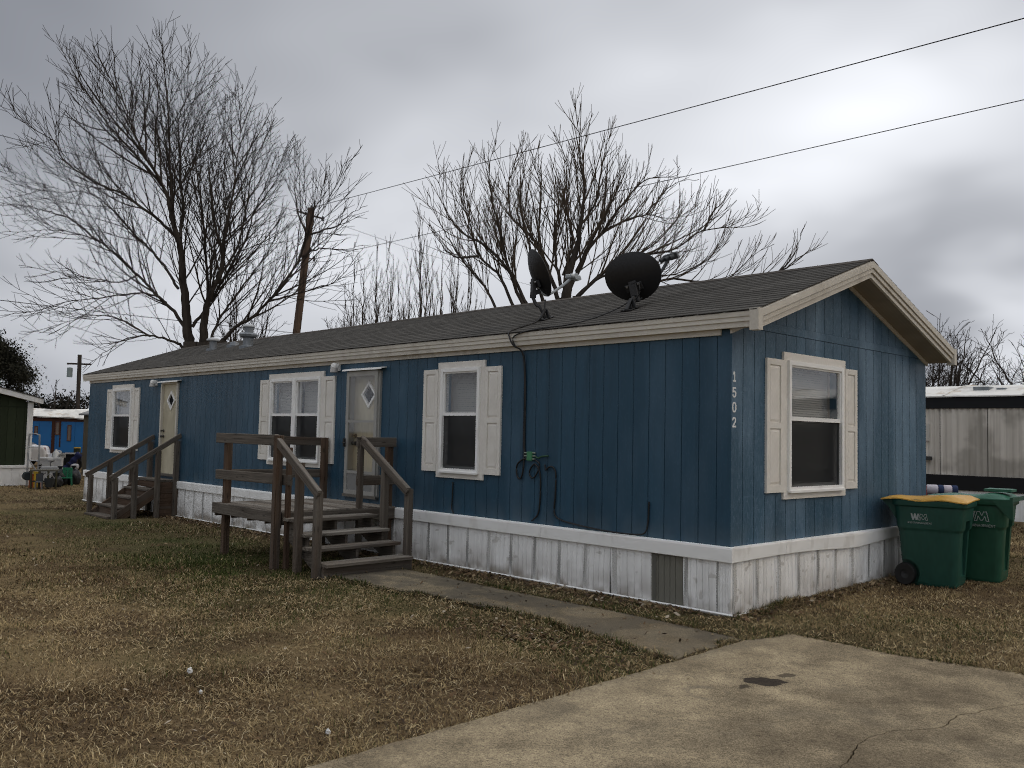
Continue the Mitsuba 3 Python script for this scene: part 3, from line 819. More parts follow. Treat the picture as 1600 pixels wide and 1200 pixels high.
post(-4.70, -.575, -.1, 1.28, wood_grey, .085); post(-4.235, -.545, -.1, .965, wood_grey, .085)
for y in (-1.86, -.605):
    add('handrail', [beam((-5.20, y, 1.545), (-4.185, y - .0, .925), .038, .088, ch=.005)], wood_grey, porch)
    add('handrail_cap', [beam((-5.20, y + .012, 1.600), (-4.175, y + .012, .975), .058, .018, ch=.003)], wood_pale, porch)

# ------------------------------------------------------------------ narrow steps at the far door
steps = thing('wooden_steps', 'narrow dark wooden steps with two handrails at the far cream door', 'steps')
for i, (y, z) in enumerate(((-1.17, .02), (-.95, .185), (-.70, .345), (-.46, .50))):
    add('tread', [beam((-13.36, y, z - .018), (-12.2, y, z - .018), .25, .036, ch=.004)], wood_grey, steps)
    if i:
        add('riser', [beam((-13.30, y - .09, z - .115), (-12.24, y - .09, z - .115), .02, .15)], wood_brown, steps)
add('landing', [beam((-13.36, -.20, .655), (-12.18, -.20, .655), .30, .038, ch=.004)], wood_grey, steps)
add('riser', [beam((-13.3, -.32, .57), (-12.26, -.32, .57), .02, .12)], wood_brown, steps)
add('side_panel', [beam((-12.19, -.02, .30), (-12.19, -.40, .30), .02, .66, ch=.002)], wood_brown, steps)
for x in (-12.20, -13.34):
    add('stringer', [beam((x, -1.12, -.02), (x, -.36, .50), .038, .20)], wood_brown, steps)
for x, hi in ((-12.14, 1.42), (-13.40, 1.38)):
    for y, zt in ((-1.19, .73), (-.84, .98), (-.42, 1.22), (-.07, hi)):
        add('post', [beam((x, y, -.2), (x, y, zt), .085, .085, up=(0, 1, 0))], wood_grey, steps)
    add('handrail', [beam((x, -1.28, .72), (x, -.0, hi + .10), .06, .085)], wood_grey, steps)

# ------------------------------------------------------------------ satellite dishes and cables
BLK = (.014, .014, .015)


def dish(name, base, center, n, a, b, roll, label, lnb_c, rod):
    k = thing(name, label, 'satellite dish', 'satellite dishes on the roof edge')
    n = unit(n); u = unit(np.cross([0, 0, 1.0], n)); v = np.cross(n, u)
    u, v = u * math.cos(roll) + v * math.sin(roll), v * math.cos(roll) - u * math.sin(roll)
    center = np.asarray(center, float); base = np.asarray(base, float)
    rings, seg = 9, 48; P = []; an = np.arange(seg) * 2 * PI / seg
    for side in (0, 1):
        for i in range(rings + 1):
            t = i / rings
            egg = 1 + .10 * np.sin(an)
            x, y = a * t * np.cos(an) * (1 + .06 * np.sin(an)), b * t * np.sin(an)
            dep = -.09 * (1 - t * t) - .006 * side
            P.append(center + x[:, None] * u + y[:, None] * v + dep * n)
    P = np.array(P); F = []
    rows = [(i, i + 1) for i in range(rings)] + [(rings + 1 + i, rings + 2 + i) for i in range(rings)] + [(rings, 2 * rings + 1)]
    for A, B in rows:
        for j in range(seg):
            q = (j + 1) % seg
            F.append([A * seg + j, A * seg + q, B * seg + q, B * seg + j])
    add('reflector', (P.reshape(-1, 3), np.array(F)), paint, k, smooth=35, color=(.014, .014, .015))
    rim = center + np.cos(an)[:, None] * a * (1 + .06 * np.sin(an))[:, None] * u + np.sin(an)[:, None] * b * v
    add('rim', [tube(np.vstack([rim, rim[:1]]), .006, 6, False)], paint, k, smooth=True, color=(.026, .026, .027))
    back = center - n * .10 - v * b * .35
    head = base + [0, 0, .0]
    elbow = back - n * .10 - v * .10
    mid = base * .35 + elbow * .65 + [0, 0, -.02]
    add('mast', [tube(curve([base + [0, 0, .02], base + unit(elbow - base) * .12 + [0, -.01, .05], mid, elbow], 16), .022, 10)], paint, k, smooth=50, color=BLK)
    add('bracket', [beam(elbow - v * .05, back + v * .07, .09, .05, up=n), beam(back - u * .10, back + u * .10, .03, .09, up=v), beam(elbow, elbow + n * .12, .05, .06, up=v)], paint, k, color=(.02, .02, .021)) if False else add('bracket', [beam(elbow - v * .05, back + v * .07, .09, .05, up=n)[:2], beam(back - u * .10, back + u * .10, .03, .09, up=v)[:2], beam(elbow, elbow + n * .12, .05, .06, up=v)[:2]], paint, k, color=(.02, .02, .021))
    for s in (-1, 1):
        add('bolt', [lathe([(.001, 0), (.013, 0), (.013, .02), (.001, .022)], back + u * .07 * s + v * .03 - n * .02, -n, 8)], metal, k, color=(.35, .35, .34))
    # foot on the shingles with two struts
    fx = unit(np.cross([0, 1, SL], slope_n))
    add('foot', [beam(base - along * .10 + slope_n * .014, base + along * .10 + slope_n * .014, .14, .012, up=slope_n)[:2]], paint, k, color=BLK)
    for q0, q1, sz_ in ((base - along * .085 + slope_n * .02, base + [0, 0, .13], (.02, .05)), (base + along * .085 + slope_n * .02, base + [0, 0, .13], (.02, .05)), (base + [.06, 0, .015], base + [.02, 0, .12], (.05, .015))):
        add('strut', [beam(q0, q1, *sz_, up=(1, 0, 0) if sz_[0] < .03 else (0, 1, 0))[:2]], paint, k, color=BLK)
    foot = center - v * b * .93 - n * .02
    L_ = center + lnb_c[0] * u + lnb_c[1] * v + lnb_c[2] * n
    add('arm', [tube(curve([back - v * .04, foot, foot * .45 + L_ * .55 - v * .02, L_], 14), np.linspace(.014, .020, 14), 8)], paint, k, smooth=50, color=rod)
    d = unit(center - L_)
    items = [beam(L_ - u * .085 - d * .01, L_ + u * .085 - d * .01, .05, .07, up=v)[:2]]
    for s in (-1, 0, 1):
        items.append(lathe([(.001, 0), (.026, 0), (.028, .05), (.018, .055), (.001, .05)], L_ + u * s * .062 + d * .02, d, 12))
    items.append(beam(L_ - u * .05 - d * .05 - v * .02, L_ + u * .05 - d * .05 - v * .02, .06, .06, up=v)[:2])
    add('receiver', items, paint, k, smooth=40, color=rod)
    return k


fwd, rgt = np.array([-.723, .691, 0]), np.array([.691, .723, 0])
b1 = np.array([-3.03, .57, roof_z(.57) + .005]); b2 = np.array([-1.695, .589, roof_z(.589) + .005])
dish('satellite_dish', b1, b1 + rgt * (-.075) + fwd * .10 + [0, 0, .60], rgt * .86 + fwd * .30 + np.array([0, 0, .42]), .25, .31, .10, 'small black satellite dish seen edge on with a pale receiver arm', (0, -.20, .42), (.42, .45, .46))
dish('satellite_dish', b2, b2 + rgt * .045 + fwd * .16 + [0, 0, .41], fwd * .80 + rgt * .35 + np.array([0, 0, .42]), .335, .285, -.25, 'larger black satellite dish showing its whole back, nearer the gable', (-.385, .03, .34), (.05, .053, .056))


def cable(name, pts, r, label, n=60, c=(.010, .010, .011)):
    return add(name, [tube(curve(pts, n), r, 6)], paint, smooth=True, color=c, label=label, cat='cable')


rz = roof_z
cable('cable', [b1 + [0, 0, .25], b1 + [.02, -.05, .08], (-3.02, .40, rz(.40) + .02), (-3.0, .15, rz(.15) + .02), (-2.98, -.08, rz(-.08) + .015), (-2.93, -.125, 2.80), (-2.87, -.11, 2.70), (-2.80, -.035, 2.62), (-2.775, -.012, 2.3), (-2.77, -.012, 1.6), (-2.76, -.014, 1.45), (-2.76, -.02, 1.28), (-2.80, -.02, 1.16), (-2.86, -.02, 1.18), (-2.87, -.02, 1.30), (-2.79, -.02, 1.37), (-2.68, -.02, 1.40)], .010, 'black cable from the left dish down the blue wall', 110)
cable('cable', [b2 + [0, 0, .12], b2 + [-.10, -.10, .02], (-1.95, .25, rz(.25) + .015), (-2.1, -.02, rz(-.02) + .015), (-2.35, -.10, rz(-.10) + .02), (-2.7, -.107, 2.856), (-2.88, -.112, 2.80), (-2.855, -.10, 2.70), (-2.785, -.035, 2.60), (-2.757, -.012, 2.2), (-2.755, -.012, 1.6), (-2.74, -.014, 1.42)], .008, 'black cable from the right dish along the eave and down the wall', 100)
cable('cable', [b2 + [.0, .0, .30], b2 + [.10, .0, .30], b2 + [.12, 0, .18], b2 + [.04, 0, .10]], .006, 'short black cable looped at the foot of the right dish', 24)
sp = thing('cable_splitter', 'green grounding block with connectors on the blue wall', 'cable splitter')
add('block', [wb(front, -2.70, -2.62, 1.37, 1.47, .001, .03)], paint, sp, color=(.05, .20, .09))
for z in (1.385, 1.42, 1.455):
    add('connector', [lathe([(.001, 0), (.010, 0), (.010, .05), (.001, .052)], (-2.62, -.016, z), (1, 0, 0), 8)], metal, sp, color=(.30, .36, .30))
    add('connector', [lathe([(.001, 0), (.010, 0), (.010, .05), (.001, .052)], (-2.70, -.016, z), (-1, 0, 0), 8)], metal, sp, color=(.30, .36, .30))
cable('cable', [(-2.58, -.016, 1.42), (-2.52, -.02, 1.40), (-2.47, -.02, 1.42), (-2.36, -.022, 1.43)], .009, 'stub of green cable beside the splitter block', 16, (.02, .07, .03))
cable('cable', [(-2.58, -.02, 1.385), (-2.50, -.02, 1.33), (-2.55, -.02, 1.21), (-2.62, -.02, 1.17), (-2.66, -.02, 1.24), (-2.58, -.02, 1.33), (-2.50, -.018, 1.25), (-2.485, -.014, 1.1), (-2.49, -.014, .90), (-2.52, -.014, .76), (-2.60, -.03, .68)], .009, 'black cable coiled once below the splitter and hanging to the rail', 70)
cable('cable', [(-2.42, -.016, 1.33), (-2.40, -.02, 1.27), (-2.36, -.02, 1.30), (-2.30, -.016, 1.31), (-2.25, -.014, 1.24), (-2.25, -.014, 1.0), (-2.26, -.014, .80), (-2.16, -.014, .73), (-1.9, -.014, .695), (-1.5, -.05, .672), (-1.15, -.05, .668), (-.99, -.03, .69), (-.955, -.012, .80), (-.945, -.012, 1.01)], .009, 'black cable running low along the rail to the right of the splitter', 90)
cable('cable', [(-4.03, -.012, 1.05), (-4.035, -.012, .85), (-4.04, -.014, .72), (-3.98, -.03, .665)], .008, 'short black cable below the shuttered window nearest the driveway', 24)

# ------------------------------------------------------------------ wheeled bins
def turned(x0, y0, deg, sx):
    c, s = math.cos(math.radians(deg)), math.sin(math.radians(deg))
    return lambda v: np.c_[x0 + (v[:, 0] - x0) * sx * c - (v[:, 1] - y0) * s, y0 + (v[:, 0] - x0) * sx * s + (v[:, 1] - y0) * c, v[:, 2]]


def bin_(name, x0, y0, body, lidm, label, flap, tail):
    k = thing(name, label, 'wheeled bin', 'wheeled bins by the gable wall')
    z0 = float(ground_z(x0 + .5, y0 + .3)) + .005
    secs = [rrect(x0 + .20, x0 + .80, y0 + .07, y0 + .55, z0, .07), rrect(x0 + .185, x0 + .815, y0 + .055, y0 + .565, z0 + .03, .08), rrect(x0 + .13, x0 + .86, y0 + .02, y0 + .60, z0 + .60, .09),
            rrect(x0 + .125, x0 + .865, y0 + .018, y0 + .602, z0 + .625, .09), rrect(x0 + .115, x0 + .885, y0 + .004, y0 + .616, z0 + .645, .09), rrect(x0 + .085, x0 + .915, y0 - .004, y0 + .624, z0 + .90, .09)]
    v, f = loft(secs)
    try:
        mm = manifold3d.Manifold(manifold3d.Mesh(np.asarray(v, np.float32), np.asarray(f, np.uint32)))
        rec = manifold3d.Manifold.cube([.12, .22, .62]).translate([x0 + .80, y0 + .20, z0 + .12])
        arch = manifold3d.Manifold.cylinder(.17, .155, .155, 32).rotate([90, 0, 0])
        m2 = mm - rec - arch.translate([x0 + .235, y0 + .12, z0 + .125]) - arch.translate([x0 + .235, y0 + .68, z0 + .125])
        add('body', m2 if m2.num_tri() > 50 else (v, f), body, k, smooth=30)
    except Exception:
        add('body', (v, f), body, k, smooth=30)
    add('rim', loft([rrect(x0 + .075, x0 + .925, y0 - .014, y0 + .634, z0 + .885, .10), rrect(x0 + .060, x0 + .945, y0 - .024, y0 + .644, z0 + .90, .10), rrect(x0 + .060, x0 + .945, y0 - .024, y0 + .644, z0 + .955, .10), rrect(x0 + .08, x0 + .93, y0 - .01, y0 + .63, z0 + .965, .09)]), body, k, smooth=40)
    gus = sg.Polygon([(x0 + .10, .955), (x0 - .06, .965), (x0 - .07, .94), (x0 + .02, .86), (x0 + .10, .74)])
    hinge = [extr(gus, -(y0 + e + .03), -(y0 + e), lambda a, b, d: np.stack([a, -d, b + z0], 1)) for e in (.06, .53)]
    add('handle', hinge + [tube([[x0 - .05, y0 + .05, z0 + .955], [x0 - .05, y0 + .57, z0 + .955]], .018, 10)], body, k)
    nx_, ny_ = 26, 17; xs, ys = np.linspace(-.055, .955, nx_), np.linspace(-.03, .65, ny_)
    Xl, Yl = np.meshgrid(xs, ys, indexing='ij')
    ex = np.clip(np.minimum(np.minimum(Xl + .055, .955 - Xl), np.minimum(Yl + .03, .65 - Yl)) / .10, 0, 1)
    dome = .012 * ex * (3 - 2 * ex) * ex + .046 * np.clip((Xl - .30) / .35, 0, 1) * np.clip((.985 - Xl) / .25, 0, 1) * np.clip(ex * 1.6, 0, 1) + .012 * np.sin(Xl * 9) * ex
    Zl = z0 + .966 + dome + (.010 * np.sin(Xl * 12 + Yl * 5) if not flap else 0)
    ii = np.arange(nx_ * ny_).reshape(nx_, ny_)
    f1 = np.stack([ii[:-1, :-1], ii[1:, :-1], ii[1:, 1:], ii[:-1, 1:]], -1).reshape(-1, 4)
    top = np.stack([Xl + x0, Yl + y0, Zl], -1).reshape(-1, 3); bot = top - [0, 0, .012]
    edge = np.r_[ii[:, 0], ii[-1, 1:], ii[::-1, -1][1:], ii[0, ::-1][1:]]
    m_ = len(top); f2 = np.array([[edge[i + 1], edge[i], edge[i] + m_, edge[i + 1] + m_] for i in range(len(edge) - 1)])
    lid = add('lid', (np.vstack([top, bot]), np.vstack([f1, f1[:, ::-1] + m_, f2])), lidm, k, smooth=35)
    if flap:
        g2 = sg.Polygon([(x0 + .74, .955), (x0 + .985, .965), (x0 + .985, .73), (x0 + .93, .76)])
        add('lid_flap', [extr(g2, -(y0 - .010), -(y0 - .032), lambda a, b, d: np.stack([a, -d, b + z0], 1)), box(x0 + .95, x0 + .985, y0 - .03, y0 + .65, z0 + .94, z0 + .99)], body, k)
        add('lid_grip', [box(x0 + .62, x0 + .94, y0 + .12, y0 + .42, z0 + 1.045, z0 + 1.075)], lidm, k)
    for yy in (y0 - .005, y0 + .555):
        w = key_for('wheel', k)
        put(w, cat_mesh([lathe([(.05, -.03), (.115, -.032), (.125, -.02), (.125, .05), (.115, .062), (.05, .06)], (x0 + .235, yy, z0 + .122), (0, 1, 0), 28)]), paint, smooth=40, color=(.01, .01, .01))
        add('hub', [lathe([(.001, -.012), (.05, -.02), (.055, .0), (.05, .05), (.001, .05)], (x0 + .235, yy, z0 + .122), (0, 1, 0), 20)], paint, w, smooth=40, color=(.02, .021, .022))
    add('axle', [tube([[x0 + .235, y0, z0 + .122], [x0 + .235, y0 + .6, z0 + .122]], .012, 8)], metal, k, color=(.08, .08, .08))
    # mark and lettering on the side
    s = .072; lx, lz = x0 + .30, z0 + .735
    if flap:
        s, lx, lz = .115, x0 + .38, z0 + .70
    Wp = sg.Polygon([(0, 1), (.30, 1), (.42, .45), (.62, 1), (.86, 1), (1.0, .45), (1.16, 1), (1.46, 1), (1.12, 0), (.84, 0), (.72, .42), (.56, 0), (.30, 0)])
    Mp = sg.Polygon([(1.28, 0), (1.58, 1), (1.90, 1), (2.08, .62), (2.28, 1), (2.60, 1), (2.84, 0), (2.50, 0), (2.40, .48), (2.18, .08), (1.92, .08), (1.72, .48), (1.62, 0)])
    slant = lambda a, b, d: np.stack([lx + a * s, y0 - .0005 - d + (.014 - .05 * (b * s + lz - z0 - .64) * 0) * 0 - .0, lz + b * s], 1)
    off = .004 - (.0 if True else 0)
    place = lambda a, b, d: np.stack([lx + a * s, np.full_like(a, y0) + .004 - .031 * (lz + b * s - z0 - .645) - d, lz + b * s], 1)
    add('emblem', [extr(Wp, .0005, .003, place), extr(Mp.difference(Mp.buffer(-.07)), .0005, .003, place)], paint, k, color=(.30, .33, .32), label='white outlined W M emblem')
    tx = meshkit.text_mesh('WASTE MANAGEMENT', .34, .04); tv = np.array(tx.vertices)
    sc_ = 4.0 / np.ptp(tv[:, 0]); pl = place(tv[:, 0] * sc_ - .55, tv[:, 1] * sc_ - .55, np.where(tv[:, 2] > .01, .003, .0005))
    add('lettering', (pl, np.array(tx.faces)), paint, k, color=(.30, .33, .32), label='white lettering WASTE MANAGEMENT')
    tx = meshkit.text_mesh(tail, .045, .003); tv = np.array(tx.vertices)
    add('number', (np.stack([x0 + .897 + tv[:, 2], y0 + .12 + tv[:, 0], z0 + .78 + tv[:, 1]], 1), np.array(tx.faces)), paint, k, color=(.50, .52, .50))
    return k


XF = turned(.155, 3.0, 8, .90)
bin_('wheeled_bin', .155, 3.0, bin_green, lid_yellow, 'dark green wheeled bin with a yellow lid against the gable wall', False, '1186')
XF = turned(.345, 3.80, 7, .90)
bin_('wheeled_bin', .345, 3.80, bin_green2, lid_green, 'green wheeled bin with a green lid behind the yellow-lidded one', True, '52')
XF = None


def small_bin():
    k = thing('wheeled_bin', 'farthest green bin, cut by the right edge before the beige trailer', 'wheeled bin', None)
    x0, y0 = .02, 9.3; z0 = float(ground_z(x0, y0))
    add('body', loft([rrect(x0 + .1, x0 + .6, y0 + .1, y0 + .55, z0, .06), rrect(x0, x0 + .7, y0, y0 + .62, z0 + .62, .08)]), bin_green2, k, smooth=30)
    add('lid', loft([rrect(x0 - .03, x0 + .74, y0 - .03, y0 + .65, z0 + .62, .08), rrect(x0 - .03, x0 + .74, y0 - .03, y0 + .65, z0 + .68, .08), rrect(x0 + .1, x0 + .6, y0 + .08, y0 + .5, z0 + .78, .08)]), matte, k, smooth=30, color=(.36, .33, .29))
    add('wheel', [lathe([(.02, 0), (.11, 0), (.11, .05), (.02, .05)], (x0 + .1, y0 + .0, z0 + .11), (0, 1, 0), 20)], paint, k, color=(.01, .01, .01))


small_bin()
ck = thing('cooler_bundle', 'blue and white striped bundle behind the yellow lid', 'bundle')
for i, (a, b, c) in enumerate(((-.20, -.05, (.50, .48, .53)), (-.048, .028, (.03, .045, .10)), (.03, .14, (.55, .50, .55)), (.142, .22, (.03, .045, .10)))):
    add('stripe', [lathe([(.001, a), (.06, a), (.07, a + .015), (.07, b - .015), (.06, b), (.001, b)], (-.55, 6.5, .985), unit([.85, .52, 0]), 18)], matte, ck, smooth=35, color=c)
add('table', [box(-1.0, .0, 6.3, 6.8, .88, .915)] + [box(x, x + .05, y, y + .05, float(ground_z(0, 7)), .88) for x in (-.95, -.1) for y in (6.33, 6.72)], matte, None, color=(.10, .09, .08), label='low dark table behind the bins carrying the striped bundle', cat='table')

# ------------------------------------------------------------------ beige trailer on the right
tr = thing('beige_trailer', 'beige corrugated trailer with black bands and a stained white roof', 'trailer')
TY, TXA, TXB = 12.0, -10.0, 9.0
gz = float(ground_z(0, TY))


def corrug(x0, x1, z0, z1, y, amp=.012, pitch=.115):
    xs = np.arange(x0, x1 + .001, pitch / 6); yy = y - amp * np.clip(1.6 * np.sin(xs * 2 * PI / pitch), -1, 1)
    v = np.vstack([np.c_[xs, yy, np.full_like(xs, z0)], np.c_[xs, yy, np.full_like(xs, z1)]]); n = len(xs); i = np.arange(n - 1)
    return v, np.stack([i, i + 1, i + 1 + n, i + n], 1)


edges = np.arange(TXA, TXB + .1, .92)
for a in edges[:-1]:
    add('wall_panel', [corrug(a, a + .917, 1.02, 2.41, TY)], corr, tr, smooth=True)
add('band', [box(TXA, TXB, TY - .03, TY + .05, 2.396, 2.64)], matte, tr, color=(.016, .017, .019), label='black band under the roof')
add('band', [box(TXA, TXB, TY - .035, TY + .05, .73, 1.03)], matte, tr, color=(.015, .015, .016), label='black band above the skirting')
for a in np.arange(TXA, TXB, 1.22):
    add('skirt_panel', [box(a, a + 1.212, TY - .01, TY + .03, gz - .25, .735)], skirt_m, tr)
ys = np.linspace(0, 3.6, 15); zs = 2.655 + .30 * np.sin(ys / 3.6 * PI)
rp = sg.Polygon([(TY - .06 + a, b) for a, b in zip(ys, zs)] + [(TY + 3.54, 2.63), (TY - .06, 2.63)])
for a in np.arange(TXA - .05, TXB, 1.5):
    add('roof_panel', extr(rp, a + .0, a + 1.496, end), coated, tr)
    add('roof_seam', extr(sg.Polygon([(TY - .065 + q, b) for q, b in zip(ys, zs + .022)] + [(TY - .06 + q, b) for q, b in zip(ys[::-1], zs[::-1] - .02)]), a - .02, a + .02, end), coated, tr)
add('end_wall', [box(TXA, TXA + .02, TY + .02, TY + 3.48, gz, 2.64), box(TXB - .02, TXB, TY + .02, TY + 3.48, gz, 2.64), box(TXA, TXB, TY + 3.46, TY + 3.48, gz, 2.64)], matte, tr, color=(.36, .33, .28))
vk = add('roof_vent', [box(-2.15, -1.85, TY + .45, TY + .75, 2.72, 2.86), box(-1.72, -1.55, TY + .50, TY + .66, 2.72, 2.83)], galv, tr)
add('window_trim', [box(-2.99, -2.85, TY - .04, TY, 1.72, 2.08)], matte, tr, color=(.5, .48, .44))
add('hitch_box', [box(-2.95, -2.80, TY - .16, TY - .03, 1.32, 1.40)], matte, tr, color=(.05, .05, .05))
can = thing('gas_can', 'dark red can standing beside the corner of the blue home', 'can')
add('body', loft([rrect(-.62, -.40, 5.4, 5.62, float(ground_z(0, 6)) + .55, .05), rrect(-.64, -.38, 5.38, 5.64, float(ground_z(0, 6)) + .65, .06), rrect(-.62, -.40, 5.4, 5.62, float(ground_z(0, 6)) + .98, .05)]), paint, can, smooth=40, color=(.14, .012, .016))
add('handle', [tube([[-.58, 5.5, 1.05], [-.58, 5.5, 1.14], [-.44, 5.5, 1.14], [-.44, 5.5, 1.05]], .014, 8)], paint, can, color=(.10, .01, .012))
add('stand', [box(-.66, -.37, 5.36, 5.66, float(ground_z(0, 6)) - .02, float(ground_z(0, 6)) + .55)], matte, can, color=(.06, .055, .05))

# ------------------------------------------------------------------ trees
def norm_rows(a): return a / (np.linalg.norm(a, axis=-1, keepdims=True) + 1e-12)


class Tree:
    """Limbs given as paths, finer growth as side shoots that bend upwards; trunk, limbs and twigs are separate meshes."""
    def __init__(s, seed): s.r = np.random.default_rng(seed); s.limbs, s.fine = [], []

    def shoots(s, path, r0, r1, level, spec):
        n = len(path); seg = np.linalg.norm(np.diff(path, axis=0), axis=1); cum = np.r_[0, np.cumsum(seg)]; L = cum[-1]
        first, gap, ratio, lmax, ang, up, levels, rmin = spec['first'], spec['gap'][level], spec['ratio'][level], spec['lmax'][level], spec['ang'], spec['up'], spec['levels'], spec['rmin']
        d = first * L + s.r.uniform(0, gap); ph = s.r.uniform(0, 6.28)
        while d < L * .985:
            i = min(np.searchsorted(cum, d), n - 1); t = (d - cum[i - 1]) / max(seg[i - 1], 1e-6); p = path[i - 1] * (1 - t) + path[i] * t
            dr_ = norm_rows(path[i] - path[i - 1]); frac = d / L
            a = norm_rows(np.cross(dr_, [.31, .2, .93])); b = np.cross(dr_, a)
            ph += 2.4 + s.r.uniform(-.5, .5)
            th = math.radians(s.r.normal(ang, 9)); out = dr_ * math.cos(th) + (a * math.cos(ph) + b * math.sin(ph)) * math.sin(th)
            out[2] += up * .35; out = norm_rows(out)
            ln = min(lmax, (L - d * .86) * ratio + .12) * s.r.uniform(.6, 1.25)
            rad = max(min((r0 + (r1 - r0) * frac) * .55, .005 + ln * .0085), rmin)
            if ln > spec['lmin']:
                k = max(3, min(8, int(ln / .22))); q = [p]; dd = out.copy()
                for _ in range(k):
                    dd = norm_rows(dd + np.array([0, 0, up * .14]) + s.r.normal(0, spec['jit'], 3)); q.append(q[-1] + dd * ln / k)
                q = np.array(q); s.fine.append((q, np.linspace(rad, rmin * .8, len(q))))
                if level + 1 < levels:
                    s.shoots(q, rad, rmin * .8, level + 1, spec)
            d += gap * s.r.uniform(.6, 1.5)

    def meshes(s, k=3):
        return cat_mesh([tube(p, r, 4 if r[0] > .02 else k, False) for p, r in s.fine])


def traced(name, base, data, seed, spec, label, cat_='tree', group=None, depth=.32, twig_m=twig, trunk=None):
    """A tree from the run of its limbs: (thickness, [(sideways, height) ...]) in metres in the plane of its widest spread, given depth limb by limb."""
    k = thing(name, label, cat_, group); t = Tree(seed); base = np.asarray(base, float); forks = []; far = np.linalg.norm(base[:2] - CAM[:2]); away = np.r_[(base[:2] - CAM[:2]) / far, 0]
    for r, pts in data:
        pts = np.array(pts, float); c = curve(np.c_[pts, np.zeros(len(pts))], max(10, len(pts) * 4))
        L = np.linalg.norm(np.diff(c, axis=0), axis=1).sum(); s = np.linspace(0, 1, len(c))
        side = t.r.uniform(-1, 1); dep = depth * L * side * s * (1.1 - .3 * s) + .05 * np.sin(s * 7 + t.r.uniform(0, 6)) * s
        if forks:
            allp = np.vstack(forks); near = np.linalg.norm(allp[:, :2] - c[0, :2], axis=1); i0 = near.argmin()
            if near[i0] < .5:
                dep = dep + allp[i0, 2]
        forks.append(np.c_[c[:, :2], dep])
        grow = 1 + dep / far
        c = np.c_[c[:, 0] * grow, 1.65 + (c[:, 1] - 1.65) * grow, c[:, 2]]
        P = base + c[:, :1] * rgt + dep[:, None] * away; P[:, 2] = c[:, 1] + base[2]
        P += t.r.normal(0, .012, P.shape)
        big = r > .15
        r = r * (.80 if big else .46)
        rad = np.maximum(r * (1 - s * .98) ** (1.75 if big else 1.15), spec['rmin'])
        t.limbs.append((P, rad)); t.shoots(P, r, spec['rmin'], 0, spec)
    for path, r0, r1 in (trunk or []):
        P = curve([base + p[0] * rgt + p[2] * fwd + np.array([0, 0, p[1]]) for p in path], 14)
        add('trunk', [tube(P, np.linspace(r0, r1, 14), 12)], bark, k, smooth=True)
    for P, rad in t.limbs:
        add('limb', [tube(P, rad, 8, False)], bark, k, smooth=True)
    add('crown', [t.meshes()], twig_m, k, smooth=True, kind='stuff')
    return k


